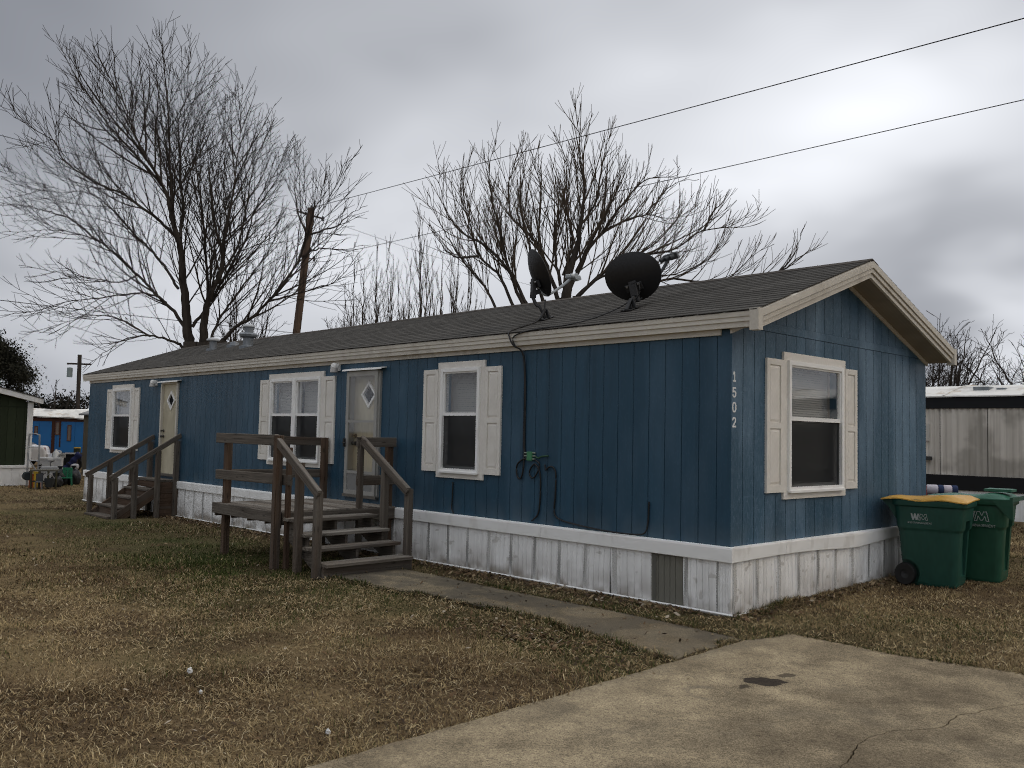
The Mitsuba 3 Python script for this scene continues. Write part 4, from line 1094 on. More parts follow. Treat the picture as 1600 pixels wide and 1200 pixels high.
T1 = [[0.2,[[-0.32,4.05],[-0.43,4.57],[-0.51,5.33],[-0.63,6.28],[-0.76,7.14],[-1.0,7.81],[-1.14,8.38],[-1.43,9.06],[-1.84,9.63],[-2.15,10.21],[-2.48,11.08],[-2.84,11.75],[-3.21,12.33],[-3.63,13.11]]],[0.12,[[-0.94,7.71],[-1.07,8.68],[-1.18,9.84],[-1.28,11.1],[-1.43,12.37],[-1.58,13.65]]],[0.11,[[-0.77,7.28],[-0.69,8.2],[-0.81,9.07],[-0.9,10.13],[-0.97,10.82],[-0.77,11.6],[-0.66,13.08]]],[0.12,[[-0.46,4.57],[-0.88,5.13],[-1.38,5.59],[-1.97,6.16],[-2.57,6.72],[-3.25,7.18],[-4.22,7.43],[-5.17,7.41],[-6.11,7.36]]],[0.1,[[-0.91,7.38],[-1.38,7.8],[-1.97,8.22],[-2.56,8.6],[-3.33,8.92],[-4.32,9.58],[-4.64,10.15],[-5.33,10.53],[-5.82,10.91],[-6.06,11.49]]],[0.09,[[-0.77,5.8],[-1.13,6.36],[-1.62,6.93],[-2.22,7.49],[-2.92,8.2],[-3.61,8.62],[-4.65,8.6],[-5.62,8.82],[-6.23,9.44]]],[0.09,[[-1.38,8.91],[-2.13,9.72],[-3.03,10.67],[-3.65,11.54],[-4.37,12.6],[-4.75,13.43]]],[0.1,[[-0.49,4.04],[-0.84,4.21],[-1.42,4.36],[-2.17,4.29],[-2.81,3.85],[-3.45,3.37]]],[0.08,[[-1.08,5.36],[-1.38,5.55],[-1.95,5.63],[-2.89,5.47],[-4.11,5.3],[-5.04,5.02],[-5.99,5.02]]],[0.17,[[0.06,4.05],[0.07,4.86],[0.19,5.53],[0.49,6.3],[0.55,7.17],[0.7,8.23],[0.81,9.1],[0.91,10.37],[0.92,11.34],[0.94,12.01]]],[0.11,[[0.09,4.86],[0.13,5.82],[-0.02,7.25],[-0.16,8.31],[-0.41,9.66],[-0.53,10.34],[-0.17,11.03],[0.21,11.62]]],[0.11,[[-0.3,4.66],[0.24,5.44],[0.77,6.5],[1.21,7.37],[1.55,8.54],[1.91,9.13],[2.39,10.3]]],[0.09,[[0.49,6.21],[0.94,6.98],[1.1,7.76],[1.25,8.92],[1.41,9.7],[1.77,10.39],[1.84,11.07]]],[0.13,[[0.62,4.26],[1.03,4.69],[1.49,4.99],[1.94,5.47],[2.49,6.15],[2.85,6.83],[3.02,7.41],[3.28,7.99],[3.73,8.78],[4.18,9.85]]],[0.07,[[1.94,5.47],[2.7,5.68],[3.45,5.93],[4.01,6.18],[4.55,6.96]]],[0.07,[[3.03,7.46],[3.86,7.77],[4.33,8.16],[4.79,8.41]]],[0.07,[[2.85,6.83],[3.41,7.08],[4.17,7.05],[4.69,7.21]]],[0.07,[[2.97,7.51],[2.7,8.27],[2.58,9.14],[2.63,10.31]]],[0.1,[[0.22,4.15],[0.54,4.97],[0.99,5.64],[1.44,6.32],[1.89,6.91],[2.48,7.88]]],[0.06,[[-1.51,4.35],[-2.38,4.81],[-3.15,4.94],[-4.08,4.68],[-5.11,4.37]]],[0.06,[[-1.97,6.16],[-2.44,5.95],[-3.2,6.03],[-4.35,6.2],[-5.49,6.37]]],[0.07,[[0.19,5.53],[0.23,6.78],[0.43,7.74],[0.29,9.09],[0.42,10.45],[0.43,11.63]]],[0.06,[[-3.25,7.18],[-3.95,7.75],[-4.72,8.02],[-5.59,8.19],[-6.16,8.18]]]]
T2 = [[0.16,[[-0.06,4.98],[-0.03,5.61],[0.15,6.25],[0.26,6.89],[0.33,7.7],[0.23,8.5],[0.17,9.15],[0.07,10.04]]],[0.12,[[-0.26,5.01],[-0.47,5.6],[-0.72,6.24],[-1.12,6.71],[-1.44,7.02],[-1.55,7.66],[-1.47,8.22],[-1.08,8.88]]],[0.1,[[-0.19,5.29],[-0.32,5.93],[-0.37,6.72],[-0.3,7.28],[-0.75,7.92],[-1.04,8.88]]],[0.12,[[0.05,5.3],[0.39,6.1],[0.78,6.67],[1.33,7.0],[1.88,7.17],[2.59,7.1],[3.14,7.44]]],[0.07,[[0.78,6.67],[1.4,7.56],[1.87,8.05],[2.58,8.15],[2.7,8.43]]],[0.1,[[0.16,5.7],[0.54,6.5],[0.93,7.31],[1.23,7.96],[1.46,8.69]]],[0.11,[[0.17,5.1],[0.95,5.79],[1.58,6.12],[2.52,6.3],[3.31,6.8],[4.33,6.98],[4.74,7.39]]],[0.09,[[0.17,5.05],[0.72,5.55],[1.42,5.8],[2.37,5.66],[3.31,6.0],[3.94,6.57]]],[0.1,[[-1.0,4.8],[-1.41,5.58],[-2.06,6.29],[-2.62,6.59],[-3.03,7.07],[-3.24,7.78],[-3.3,8.51]]],[0.09,[[-1.32,4.71],[-1.73,5.58],[-2.21,6.04],[-2.47,6.84],[-2.72,7.63],[-2.47,8.61]]],[0.1,[[-1.08,4.72],[-1.49,5.74],[-1.67,6.53],[-1.93,7.41],[-2.02,8.29],[-1.86,8.98]]],[0.1,[[-0.61,4.89],[-0.86,5.75],[-1.04,6.55],[-1.25,7.42],[-1.15,8.31],[-1.28,8.87]]],[0.08,[[-1.71,4.55],[-2.04,5.25],[-2.6,5.88],[-3.01,6.51],[-3.3,6.98],[-3.55,7.62]]],[0.08,[[1.59,5.33],[2.53,5.59],[3.71,5.53],[4.5,6.19],[5.05,6.52]]],[0.07,[[4.11,5.46],[5.21,5.84],[5.68,6.21],[6.25,6.54]]],[0.08,[[-0.15,5.61],[0.07,6.49],[-0.11,7.45],[-0.04,8.25],[-0.45,9.21]]],[0.08,[[0.26,6.89],[0.61,7.46],[0.75,8.27],[0.9,8.92],[1.01,9.49]]],[0.06,[[1.88,7.15],[2.19,7.58],[2.58,7.99],[3.18,8.08]]],[0.06,[[3.31,6.8],[3.54,7.28],[3.77,7.53],[3.95,7.85]]],[0.06,[[5.21,5.84],[5.52,6.21],[5.76,6.93]]],[0.07,[[-2.21,6.04],[-2.84,6.03],[-3.25,6.42],[-3.49,6.82]]]]
SPEC1 = dict(first=.12, gap=(.19, .24, .2), ratio=(.60, .52, .5), lmax=(2.7, 1.25, .4), ang=36, up=.42, levels=2, rmin=.0078, lmin=.28, jit=.05)
traced('bare_tree', (-20.77, 4.27, 0), T1, 3, SPEC1, 'large bare spreading tree behind the left end of the blue home', trunk=[([(-.10, -.3, 0), (-.2, 2, 0), (-.30, 4.2, 0)], .30, .22), ([(.10, -.3, .1), (.05, 2, .1), (.05, 4.2, 0)], .27, .18), ([(.2, -.3, -.1), (.4, 2.5, -.1), (.62, 4.27, 0)], .2, .14), ([(.1, 2.0, 0), (.2, 4.2, 0)], .14, .10), ([(-.2, 3.4, 0), (-.35, 3.9, 0), (-.5, 4.05, 0)], .13, .10)])
SPEC2 = dict(first=.08, gap=(.165, .22, .17), ratio=(.55, .48, .4), lmax=(2.3, 1.1, .4), ang=30, up=.75, levels=2, rmin=.0066, lmin=.26, jit=.06)
stems = [([(x0, -.3, d), (x0 * 1.05, 2.5, d), (x1, h, 0)], r, r * .75) for x0, d, x1, h, r in ((.0, 0, -.06, 4.98, .13), (.1, .1, .16, 5.1, .09), (-.2, .1, -.26, 5.05, .09), (-.3, -.1, -.61, 4.9, .12), (-.5, 0, -1.05, 4.75, .13), (-.6, .2, -1.35, 4.7, .11), (-.7, -.2, -1.71, 4.55, .10))]
stems += [([(.3, -.3, .1), (1.0, 3.5, .1), (1.59, 5.33, 0)], .12, .08), ([(.5, -.3, -.1), (2.6, 3.6, -.1), (4.11, 5.46, 0)], .13, .07), ([(-.4, -.3, .1), (-.8, 3.4, .1), (-1.0, 4.8, 0)], .12, .1)]
traced('bare_tree', (-10.23, 8.79, 0), T2, 8, SPEC2, 'bare many-stemmed tree behind the satellite dishes', depth=.32, twig_m=twig_pale, trunk=stems)


def wild(name, base, h, spread, seed, n, r, spec, label, cat_='tree', group=None, start=.25, twig_m=twig):
    """A bare tree that forks low into n limbs."""
    k = thing(name, label, cat_, group); t = Tree(seed); base = np.array([base[0], base[1], float(ground_z(*base[:2])) - .1])
    fork = base + np.array([0, 0, h * start])
    P = curve([base, base + (fork - base) * .5 + t.r.normal(0, .04, 3), fork], 10)
    add('trunk', [tube(P, np.linspace(r, r * .7, 10), 8)], bark, k, smooth=True)
    for i in range(n):
        a = 2 * PI * (i + t.r.uniform(-.3, .3)) / n; rho = spread * t.r.uniform(.25, 1) if i else .1; hh = h * t.r.uniform(.78, 1.02) * (1 - .35 * (rho / spread) ** 2)
        o = np.array([math.cos(a), math.sin(a), 0])
        st = base + (fork - base) * t.r.uniform(.75, 1.0)
        p = [st, st + o * rho * .35 + [0, 0, (hh - h * start) * .25], st + o * rho * .75 + [0, 0, (hh - h * start) * .62], st + o * rho * t.r.uniform(.85, 1.1) + [0, 0, hh - h * start]]
        c = curve(p, 16) + t.r.normal(0, .02 * h / 8, (16, 3))
        rad = np.maximum(np.linspace(r * .5, spec['rmin'], 16), spec['rmin'])
        t.limbs.append((c, rad)); t.shoots(c, r * .5, spec['rmin'], 0, spec)
        add('limb', [tube(c, rad, 6, False)], bark, k, smooth=True)
    add('crown', [t.meshes()], twig_m, k, smooth=True, kind='stuff')
    return k


SP3 = dict(first=.15, gap=(.55, .42), ratio=(.5, .45), lmax=(1.7, .8), ang=26, up=.8, levels=2, rmin=.0075, lmin=.16, jit=.09)
rb = random.Random(6)
for i, (x, y, h, what) in enumerate(((-20.3, 9.2, 8.0, 'leftmost of the thin bare saplings, nearest the utility pole'), (-19.9, 9.75, 8.7, 'thin bare sapling second to the right of the utility pole'), (-19.6, 10.2, 9.6, 'tall thin bare sapling third to the right of the utility pole'), (-19.3, 10.7, 8.9, 'slender bare sapling midway between the pole and the many-stemmed tree'), (-18.95, 11.1, 10.2, 'tallest slender bare sapling between the pole and the many-stemmed tree'), (-18.6, 11.5, 9.2, 'slender bare sapling third from the many-stemmed tree'), (-18.3, 11.9, 9.8, 'slender bare sapling second from the many-stemmed tree'), (-17.9, 12.2, 8.9, 'slender bare sapling just left of the many-stemmed tree'))):
    wild('bare_sapling', (x, y), h, .8, 40 + i, 5, .06, SP3, what, 'tree', 'bare saplings behind the roof', .35, twig_pale)
SP4 = dict(first=.12, gap=(.24, .24), ratio=(.55, .5), lmax=(1.5, .8), ang=40, up=.4, levels=2, rmin=.0075, lmin=.18, jit=.16)
wild('bare_bush', (-22.3, 10.9), 7.6, 2.3, 61, 13, .12, SP4, 'low tangled bare bush to the right of the utility pole', 'bush', None, .3)
wild('bare_bush', (-24.6, 7.2), 7.6, 2.6, 62, 13, .13, SP4, 'low tangled bare bush left of the utility pole, behind the large tree', 'bush', None, .3)
SP5 = dict(first=.10, gap=(.20, .20), ratio=(.6, .5), lmax=(2.0, .9), ang=42, up=.3, levels=2, rmin=.0075, lmin=.18, jit=.20)
for i, (x, y, h, sp_, lab) in enumerate(((-6.9, 23.0, 6.4, 2.8, 'bare crooked tree behind the trailer roof next to the gable'), (-3.2, 23.6, 7.0, 3.2, 'bare crooked tree behind the trailer at the right edge'), (-.2, 24.5, 7.2, 3.0, 'bare tree beyond the right end of the trailer roof'), (-9.8, 22.4, 5.0, 2.2, 'small bare tree half hidden by the gable'))):
    wild('bare_tree', (x, y), h, sp_, 70 + i, 18, .11, SP5, lab, 'tree', 'bare trees behind the beige trailer', .3)
SP6 = dict(first=.12, gap=(.5, .45), ratio=(.55, .5), lmax=(2.2, 1.0), ang=44, up=.4, levels=2, rmin=.016, lmin=.3, jit=.16)
for i, (x, y, h, sp_, lab) in enumerate(((-53.5, 10.2, 5.6, 3.2, 'distant bare tree above the bright blue trailer'), (-54.5, 13.6, 5.0, 3.0, 'distant bare tree right of the far pole'), (-57, 7.0, 5.2, 3.0, 'distant bare tree between the evergreen and the blue trailer'), (-58, 15.5, 4.6, 3.0, 'distant bare tree half hidden by the end of the blue home'))):
    wild('bare_tree', (x, y), h, sp_, 80 + i, 9, .17, SP6, lab, 'tree', 'distant bare trees on the left', .3)


def leaf_tree(name, base, h, rad, seed, n, col, label, cat_='tree', flat_=1.0, size=.07):
    """A crown of many small leaf faces gathered in uneven clumps on real limbs."""
    r = np.random.default_rng(seed); k = thing(name, label, cat_); bz = float(ground_z(*base)) - .1
    b = np.array([base[0], base[1], bz]); cc = []
    if h > 3:
        add('trunk', [tube(curve([b, b + [0.1, .1, h * .3], b + [0, 0, h * .7]], 10), np.linspace(.22, .08, 10), 8)], bark, k, smooth=True)
    P, Cc = [], []
    for i in range(46):
        u_ = r.normal(0, 1, 3); u_ /= np.linalg.norm(u_); q = b + [0, 0, h * .58] + u_ * np.array([rad, rad, h * .42 * flat_]) * r.uniform(.25, 1) ** .5
        if h > 3 and i % 2 == 0:
            cc.append(tube(curve([b + [0, 0, h * r.uniform(.3, .55)], (b + [0, 0, h * .5]) * .5 + q * .5 + [0, 0, .1], q], 7), np.linspace(.05, .012, 7), 4, False))
        m = n // 46; s = r.uniform(.25, .6) * rad * .6
        d = r.normal(0, 1, (m, 3)) * s * .6; d[:, 2] *= .7
        P.append(q + d); Cc.append(np.tile(np.array(col) * r.uniform(.55, 1.45), (m, 1)) * r.uniform(.8, 1.2, (m, 1)))
    P, Cc = np.vstack(P), np.vstack(Cc); ok = P[:, 2] > bz + .05; P, Cc = P[ok], Cc[ok]
    a = norm_rows(r.normal(0, 1, P.shape)); c = norm_rows(np.cross(a, r.normal(0, 1, P.shape))); s = size * r.uniform(.6, 1.5, (len(P), 1))
    v = np.stack([P - a * s, P + c * s * .45, P + a * s, P - c * s * .45], 1).reshape(-1, 3); f = np.arange(len(v)).reshape(-1, 4)
    if cc:
        add('branches', [cat_mesh(cc)], bark, k, smooth=True)
    add('crown', (v, f), leafy, k, color=np.repeat(Cc, 4, 0), kind='stuff')
    return k


leaf_tree('evergreen_tree', (-38.3, 2.4), 7.2, 2.1, 5, 60000, (.034, .034, .026), 'dark dense evergreen tree at the left edge above the green home', flat_=.72, size=.055)
leaf_tree('dark_shrub', (-57.2, 9.9), 4.2, 2.2, 6, 9000, (.018, .021, .014), 'dark round shrub left of the far pole', 'shrub', size=.08)
leaf_tree('dark_shrub', (-56.9, 12.3), 4.0, 2.0, 7, 9000, (.020, .020, .015), 'dark shrub behind the middle of the bright blue trailer', 'shrub', size=.08)
leaf_tree('dark_shrub', (-58.5, 14.0), 3.2, 2.2, 9, 7000, (.028, .024, .019), 'low brown shrub at the foot of the far pole', 'shrub', size=.08)

# ------------------------------------------------------------------ poles and wires
pole = thing('utility_pole', 'leaning brown utility pole with a small crossarm behind the roof', 'utility pole')
pa, pb = np.array([-24.06, 8.83, -.2]), np.array([-23.65, 9.52, 9.71])
add('shaft', [tube(np.linspace(pa, pb, 8), np.linspace(.155, .125, 8), 14)], M('pole_wood', bump(lambda p, n, uv: noise(p.x * 40 + p.y * 40, p.z * 3, 1), .01, principled(proc(lambda p, n, uv: mix((.055, .035, .024), (.12, .078, .052), noise(p.x * 26 + p.y * 26, p.z * 1.3, 2))), .9))), pole, smooth=60)
top = pb - [0, 0, .12]; axd = rgt * .62 + fwd * .35
ca, cb = top - axd * .70 - [0, 0, .06], top + axd * .62 - [0, 0, .20]
add('crossarm', [tube(np.linspace(ca, cb, 4), .035, 8)], paint, pole, color=(.05, .05, .05))
ins = [ca, cb, top + [0, 0, .14], np.array([-23.57, 9.66, 7.87])]
for q in ins:
    add('insulator', [lathe([(.02, -.09), (.05, -.07), (.03, -.03), (.06, .0), (.03, .04), (.05, .07), (.01, .09)], q, (0, 0, 1), 12)], gloss, pole, smooth=40, color=(.045, .045, .05))
add('bracket', [beam(np.array([-23.72, 9.42, 7.87]), ins[3], .04, .04)[:2]], paint, pole, color=(.05, .05, .05))


def wire(p, q, sag, r, label, name='overhead_wire'):
    p, q = np.asarray(p, float), np.asarray(q, float); t = np.linspace(0, 1, 60)[:, None]
    add(name, [tube(p + (q - p) * t - np.array([0, 0, 1]) * sag * 4 * t * (1 - t), r, 5, False)], paint, smooth=True, color=(.02, .02, .022), label=label, cat='wire')


wire(ins[2], np.array([0.2, 7.98, 8.47]) * 1.9 - .9 * ins[2], .06, .0105, 'thin overhead wire from the pole top rising to the upper right corner')
wire(ins[3], np.array([-.38, 9.9, 7.84]) * 1.9 - .9 * ins[3], .06, .0095, 'lower overhead wire passing behind the bare tree to the right edge')
wire(ins[0], np.array([-18.5, -12.5, 9.0]) * 1.8 - .8 * ins[0], .12, .009, 'faint overhead wire crossing the large tree to the left edge')
wire(ins[1], (-27.0, 31.0, 8.9), .25, .007, 'faint wire sloping from the crossarm behind the saplings')
wire((-23.85, 9.2, 5.15), (-14.5, -17.3, 4.40), .12, .010, 'dark service cable crossing low through the large tree')
p2 = thing('utility_pole', 'far thin utility pole above the bright blue trailer', 'utility pole')
add('shaft', [tube([[-52.35, 11.2, -.8], [-52.37, 11.15, 5.95]], .12, 10)], bark, p2, smooth=60)
add('transformer', [lathe([(.001, 0), (.16, 0), (.16, .55), (.001, .6)], (-52.75, 10.75, 4.6), n=14)], paint, p2, smooth=40, color=(.22, .26, .25))
add('crossarm', [beam((-52.8, 10.6, 5.4), (-52.0, 11.7, 5.4), .09, .10)[:2]], matte, p2, color=(.05, .04, .035))

# ------------------------------------------------------------------ green home at the left edge
gh = thing('green_home', 'dark green home with white trim cut off by the left edge', 'mobile home')
GX, GY = -25.0, 1.0
gzz = float(ground_z(GX, 0)) - .02
pl = lambda u, z, d: np.stack([GX + d, GY + u, z], 1)
for i in range(20):
    a = -(i + 1) * .225
    zt = 2.33 + min(-(a + .1), 4.4 + a) * .235
    add('siding_board', extr(sg.box(a + .004, .42, a + .221, zt), -.02, 0, pl), matte, gh, color=np.array([.0275, .036, .020]) * (1 + .06 * ((i * 7) % 5 - 2)))
add('band_board', extr(sg.box(-4.5, 2.18, -.12, 2.215), .0, .012, pl), matte, gh, color=(.018, .024, .014))
add('wall', [box(GX - 14, GX - .02, GY - 4.5, GY - .01, .3, 2.35)], matte, gh, color=(.026, .034, .019))
add('corner_trim', extr(sg.box(-.15, .42, .01, 2.34), .0, .03, pl), vinyl, gh)
gp = sg.Polygon([(.22, 2.305), (.22, 2.48), (-2.25, 3.06), (-4.72, 2.48), (-4.72, 2.305), (-2.25, 2.88)])
add('rake_board', extr(gp, .18, .22, pl), vinyl, gh)
add('roof', extr(sg.Polygon([(.26, 2.47), (-2.25, 3.085), (-4.76, 2.47), (-4.76, 2.44), (-2.25, 3.055), (.26, 2.44)]), -14.2, .24, pl), matte, gh, color=(.07, .065, .06))
add('soffit', extr(sg.Polygon([(.2, 2.33), (-2.25, 2.90), (-4.7, 2.33), (-4.7, 2.315), (-2.25, 2.885), (.2, 2.315)]), .0, .18, pl), vinyl, gh)
for i in range(9):
    add('skirt_panel', extr(sg.box(-(i + 1) * .5 + .003, gzz - .1, -i * .5 - .003, .40), .0, .02, pl), vinyl, gh)
add('skirt_rail', extr(sg.box(-4.5, .375, .03, .46), .02, .06, pl), vinyl, gh)
add('gable', extr(sg.Polygon([(-.05, 2.3), (-2.25, 2.86), (-4.45, 2.3)]), -.10, -.021, pl), matte, gh, color=(.026, .034, .019))

# ------------------------------------------------------------------ bright blue trailer and tan shed far left
bt = thing('blue_trailer', 'bright blue trailer with a brown trim and a pale tarp-like roof', 'trailer')
fx = np.array([-50.5, 4.5]); axu = unit([.55, .835, 0])[:2]; nu = np.array([axu[1], -axu[0]])
if nu @ (CAM[:2] - fx) < 0:
    nu = -nu
bp = lambda u, z, d: np.stack([fx[0] + u * axu[0] + d * nu[0], fx[1] + u * axu[1] + d * nu[1], z], 1)
bm = lambda poly, d0, d1: fix(extr(poly, d0, d1, bp))
BZ = float(ground_z(*fx))
for i in range(14):
    a = -4 + i * .9
    add('wall_panel', bm(sg.box(a + .006, BZ, a + .894, 1.95), -.05, 0), paint, bt, color=(.012, .115, .31))
add('wall', bm(sg.box(-4, BZ, 8.6, 1.98), -3.2, -.051), paint, bt, color=(.012, .10, .27))
add('trim_band', bm(sg.box(-4, 1.90, 8.6, 2.12), -.02, .03), matte, bt, color=(.06, .028, .02))
add('trim_post', bm(sg.box(4.73, BZ, 4.89, 1.92), .0, .03), matte, bt, color=(.05, .022, .015))
add('trim_post', bm(sg.box(5.13, .5, 5.19, 1.92), .0, .03), matte, bt, color=(.05, .022, .015))
for u0_, u1_, za, zb in ((3.86, 4.03, 1.16, 1.62), (4.91, 5.12, 1.16, 1.88), (5.52, 5.72, .84, 1.72)):
    wk = key_for('window', bt)
    m = bm(sg.box(u0_, za, u1_, zb).difference(sg.box(u0_ + .03, za + .04, u1_ - .03, zb - .04)), .0, .04); put(wk, m, matte, color=(.10, .05, .035))
    add('pane', bm(sg.box(u0_ + .03, za + .04, u1_ - .03, zb - .04), .005, .012), gloss, wk, color=(.16, .13, .11))
rf = [(-4.3, 2.10), (9, 2.10)]
nU, nV = 44, 9; Ug, Vg = np.meshgrid(np.linspace(-4.2, 9.0, nU), np.linspace(0, 1, nV), indexing='ij')
Zr = 2.12 + .52 * np.sin(Vg * PI * .5) + .10 * (meshkit.fbm(np.stack([Ug * .8, Vg * 2, Ug * 0], -1), 3, 4) - .5) + .05 * np.sin(Ug * 1.1) * Vg
vr = bp(Ug.ravel(), Zr.ravel(), (.15 - Vg * 1.9).ravel()); ii = np.arange(nU * nV).reshape(nU, nV)
add('roof', (np.vstack([vr, vr - [0, 0, .05]]), np.vstack([np.stack([ii[:-1, :-1], ii[1:, :-1], ii[1:, 1:], ii[:-1, 1:]], -1).reshape(-1, 4), np.stack([ii[:-1, 1:], ii[1:, 1:], ii[1:, :-1], ii[:-1, :-1]], -1).reshape(-1, 4) + nU * nV])), coated, bt, smooth=True)
ts = thing('tan_shed', 'tan shed wall beside the far end of the blue home', 'shed')
sx, sy = -30.0, 4.86; sz = float(ground_z(sx, sy)) - .06
for i in range(8):
    add('siding_board', [box(sx - .02, sx, sy + i * .3 - .1, sy + i * .3 + .196, sz + .05, 2.12)], matte, ts, color=np.array([.115, .10, .072]) * (1 + .05 * (i % 3 - 1)))
add('wall', [box(sx - 1.9, sx - .021, sy - .09, sy + 2.3, sz + .05, 2.10)], matte, ts, color=(.11, .095, .07))
add('roof', [fix(extr(sg.Polygon([(sy - .22, 2.08), (sy + 1.1, 2.56), (sy + 2.5, 2.08), (sy + 2.5, 2.14), (sy + 1.1, 2.63), (sy - .22, 2.14)]), sx - 2.1, sx + .12, end))], matte, ts, color=(.20, .20, .20))
add('base', [box(sx - 1.9, sx + .03, sy - .1, sy + 2.3, sz - .25, sz + .05)], matte, ts, color=(.03, .028, .025))

# ------------------------------------------------------------------ things in the yard between the homes
def at(side, away, z=0):
    """A spot in the yard: metres along and away from the gap's line of sight, standing on the ground."""
    q = np.array([-22.9, .95]) + side * np.array([.38, .925]) + away * np.array([-.925, .38])
    return np.array([q[0], q[1], float(ground_z(*q)) + z])


su, aw = np.array([.38, .925, 0]), np.array([-.925, .38, 0])
UPZ = np.array([0, 0, 1.0])


def pt(o, a, b, c): return o + su * a + aw * b + UPZ * c


def obox(o, a0, a1, b0, b1, c0, c1):
    v = np.array([pt(o, a, b, c) for a in (a0, a1) for b in (b0, b1) for c in (c0, c1)]); return fix((v, np.vstack([q for q in (box(0, 1, 0, 1, 0, 1)[1],)])[:, [0, 1, 2, 3]])) if False else _ob(v)


def _ob(v):
    f = box(0, 1, 0, 1, 0, 1)[1]; f = np.vstack([f[:, [0, 1, 2]], f[:, [0, 2, 3]]]); return fix((v, f))


o = at(-.13, -.24)
t = thing('work_table', 'low olive metal table with pots beneath between the homes', 'table')
add('table_top', [obox(o, -.34, .36, -.22, .22, .50, .535)], matte, t, color=(.085, .08, .065))
for a in (-.30, -.10, .12, .32):
    add('leg', [tube([pt(o, a, -.2, 0), pt(o, a * 1.02, -.2, .5)], .028, 6)], matte, t, color=(.055, .052, .03))
add('shelf', [obox(o, -.28, .30, -.18, .18, .20, .225)], matte, t, color=(.05, .048, .035))
d_ = thing('steel_drum', 'small dark round drum hanging at the left end of the low table', 'drum')
add('drum', [lathe([(.001, -.10), (.11, -.10), (.12, -.08), (.12, .08), (.11, .10), (.001, .10)], pt(o, -.42, -.05, .36), su * .3 - aw * .95, 20)], paint, d_, smooth=40, color=(.02, .026, .028))
b_ = thing('bucket', 'dark grey bucket hanging under the low table', 'bucket')
add('body', [lathe([(.001, 0), (.09, 0), (.135, .22), (.145, .25), (.13, .25), (.08, .02)], pt(o, .17, -.30, .06), UPZ, 20)], paint, b_, smooth=40, color=(.03, .034, .036))
add('handle', [tube(curve([pt(o, .04, -.30, .30), pt(o, .17, -.30, .44), pt(o, .30, -.30, .30)], 12), .008, 6)], metal, b_, color=(.3, .3, .3))
b_ = thing('folding_chair', 'small grey folding chair in front of the low table', 'chair')
add('seat', [obox(o, -.17, .01, -.5, -.30, .20, .222)], matte, b_, color=(.10, .105, .11))
add('backrest', [obox(o, -.17, .01, -.31, -.29, .23, .44)], matte, b_, color=(.05, .055, .06))
for a, b in ((-.16, -.49), (.0, -.49), (-.16, -.31), (.0, -.31)):
    add('leg', [tube([pt(o, a, b, -.02), pt(o, a, b, .205)], .012, 6)], metal, b_, color=(.22, .22, .22))
o = at(-.02, 2.66)
t = thing('chest_freezer', 'white chest freezer standing in the clutter', 'freezer')
add('body', [obox(o, -.56, .08, -.3, .3, .05, .74)], paint, t, color=(.46, .46, .45))
add('lid', [obox(o, -.57, .09, -.32, .31, .745, .80)], paint, t, color=(.55, .55, .54))
add('handle', [obox(o, -.30, -.15, -.36, -.32, .72, .76)], paint, t, color=(.6, .6, .6))
j = thing('white_jug', 'white plastic jug on top of the freezer', 'jug')
add('body', [lathe([(.001, 0), (.09, 0), (.10, .03), (.10, .14), (.05, .21), (.03, .22), (.03, .25), (.001, .26)], pt(o, -.11, .0, .80), UPZ, 18)], paint, j, smooth=40, color=(.66, .66, .64))
add('handle', [tube(curve([pt(o, -.02, 0, .92), pt(o, .04, 0, .98), pt(o, -.06, 0, 1.02)], 8), .018, 6)], paint, j, color=(.62, .62, .6))
j = thing('carton', 'small grey carton beside the jug on the freezer', 'box')
add('body', [obox(o, .0, .15, -.08, .12, .802, .92)], matte, j, color=(.34, .33, .31))
add('flap', [obox(o, .0, .15, -.14, -.08, .90, .915)], matte, j, color=(.38, .37, .35))
# bicycle
o = at(-.05, 1.47)
t = thing('bicycle', 'dark bicycle leaning in front of the white freezer', 'bicycle')
BK = .55
for a in (-.55, .0):
    w = key_for('wheel', t); c = pt(o, a, 0, .28); an = np.linspace(0, 2 * PI, 33)
    ring = c + np.cos(an)[:, None] * su * .165 + np.sin(an)[:, None] * UPZ * .165
    m = tube(ring, .016, 6, False); put(w, m, paint, smooth=True, color=(.012, .012, .013))
    add('spokes', [tube([c - (math.cos(q) * su + math.sin(q) * UPZ) * .16, c + (math.cos(q) * su + math.sin(q) * UPZ) * .16], .003, 3) for q in np.arange(0, PI, PI / 8)], metal, w, color=(.3, .3, .3))
fr = [((-.55, .28), (-.32, .28)), ((-.32, .28), (-.40, .56)), ((-.39, .53), (-.10, .55)), ((-.32, .28), (-.09, .50)), ((-.55, .28), (-.39, .52)), ((-.11, .62), (.0, .28))]
add('frame', [tube([pt(o, *a[:1], 0, a[1]), pt(o, *b[:1], 0, b[1])], .012, 6) for a, b in fr], paint, t, color=(.02, .02, .022))
add('handlebar', [tube(curve([pt(o, -.02, -.16, .72), pt(o, -.09, -.05, .70), pt(o, -.09, .05, .70), pt(o, -.02, .16, .72)], 10), .011, 6), tube([pt(o, -.11, 0, .61), pt(o, -.09, 0, .71)], .011, 6)], paint, t, color=(.015, .015, .015))
add('saddle', [loft([pt(o, -.48, 0, .585) + np.array([su * math.cos(q) * .02 + aw * math.sin(q) * .08 + UPZ * .0 for q in np.linspace(0, 2 * PI, 10, endpoint=False)]), pt(o, -.34, 0, .60) + np.array([UPZ * math.cos(q) * .03 + aw * math.sin(q) * .05 for q in np.linspace(0, 2 * PI, 10, endpoint=False)])])], matte, t, color=(.012, .012, .012))
o = at(-.10, .67)
t = thing('silver_box', 'flat silver tool box lying behind the low table', 'box')
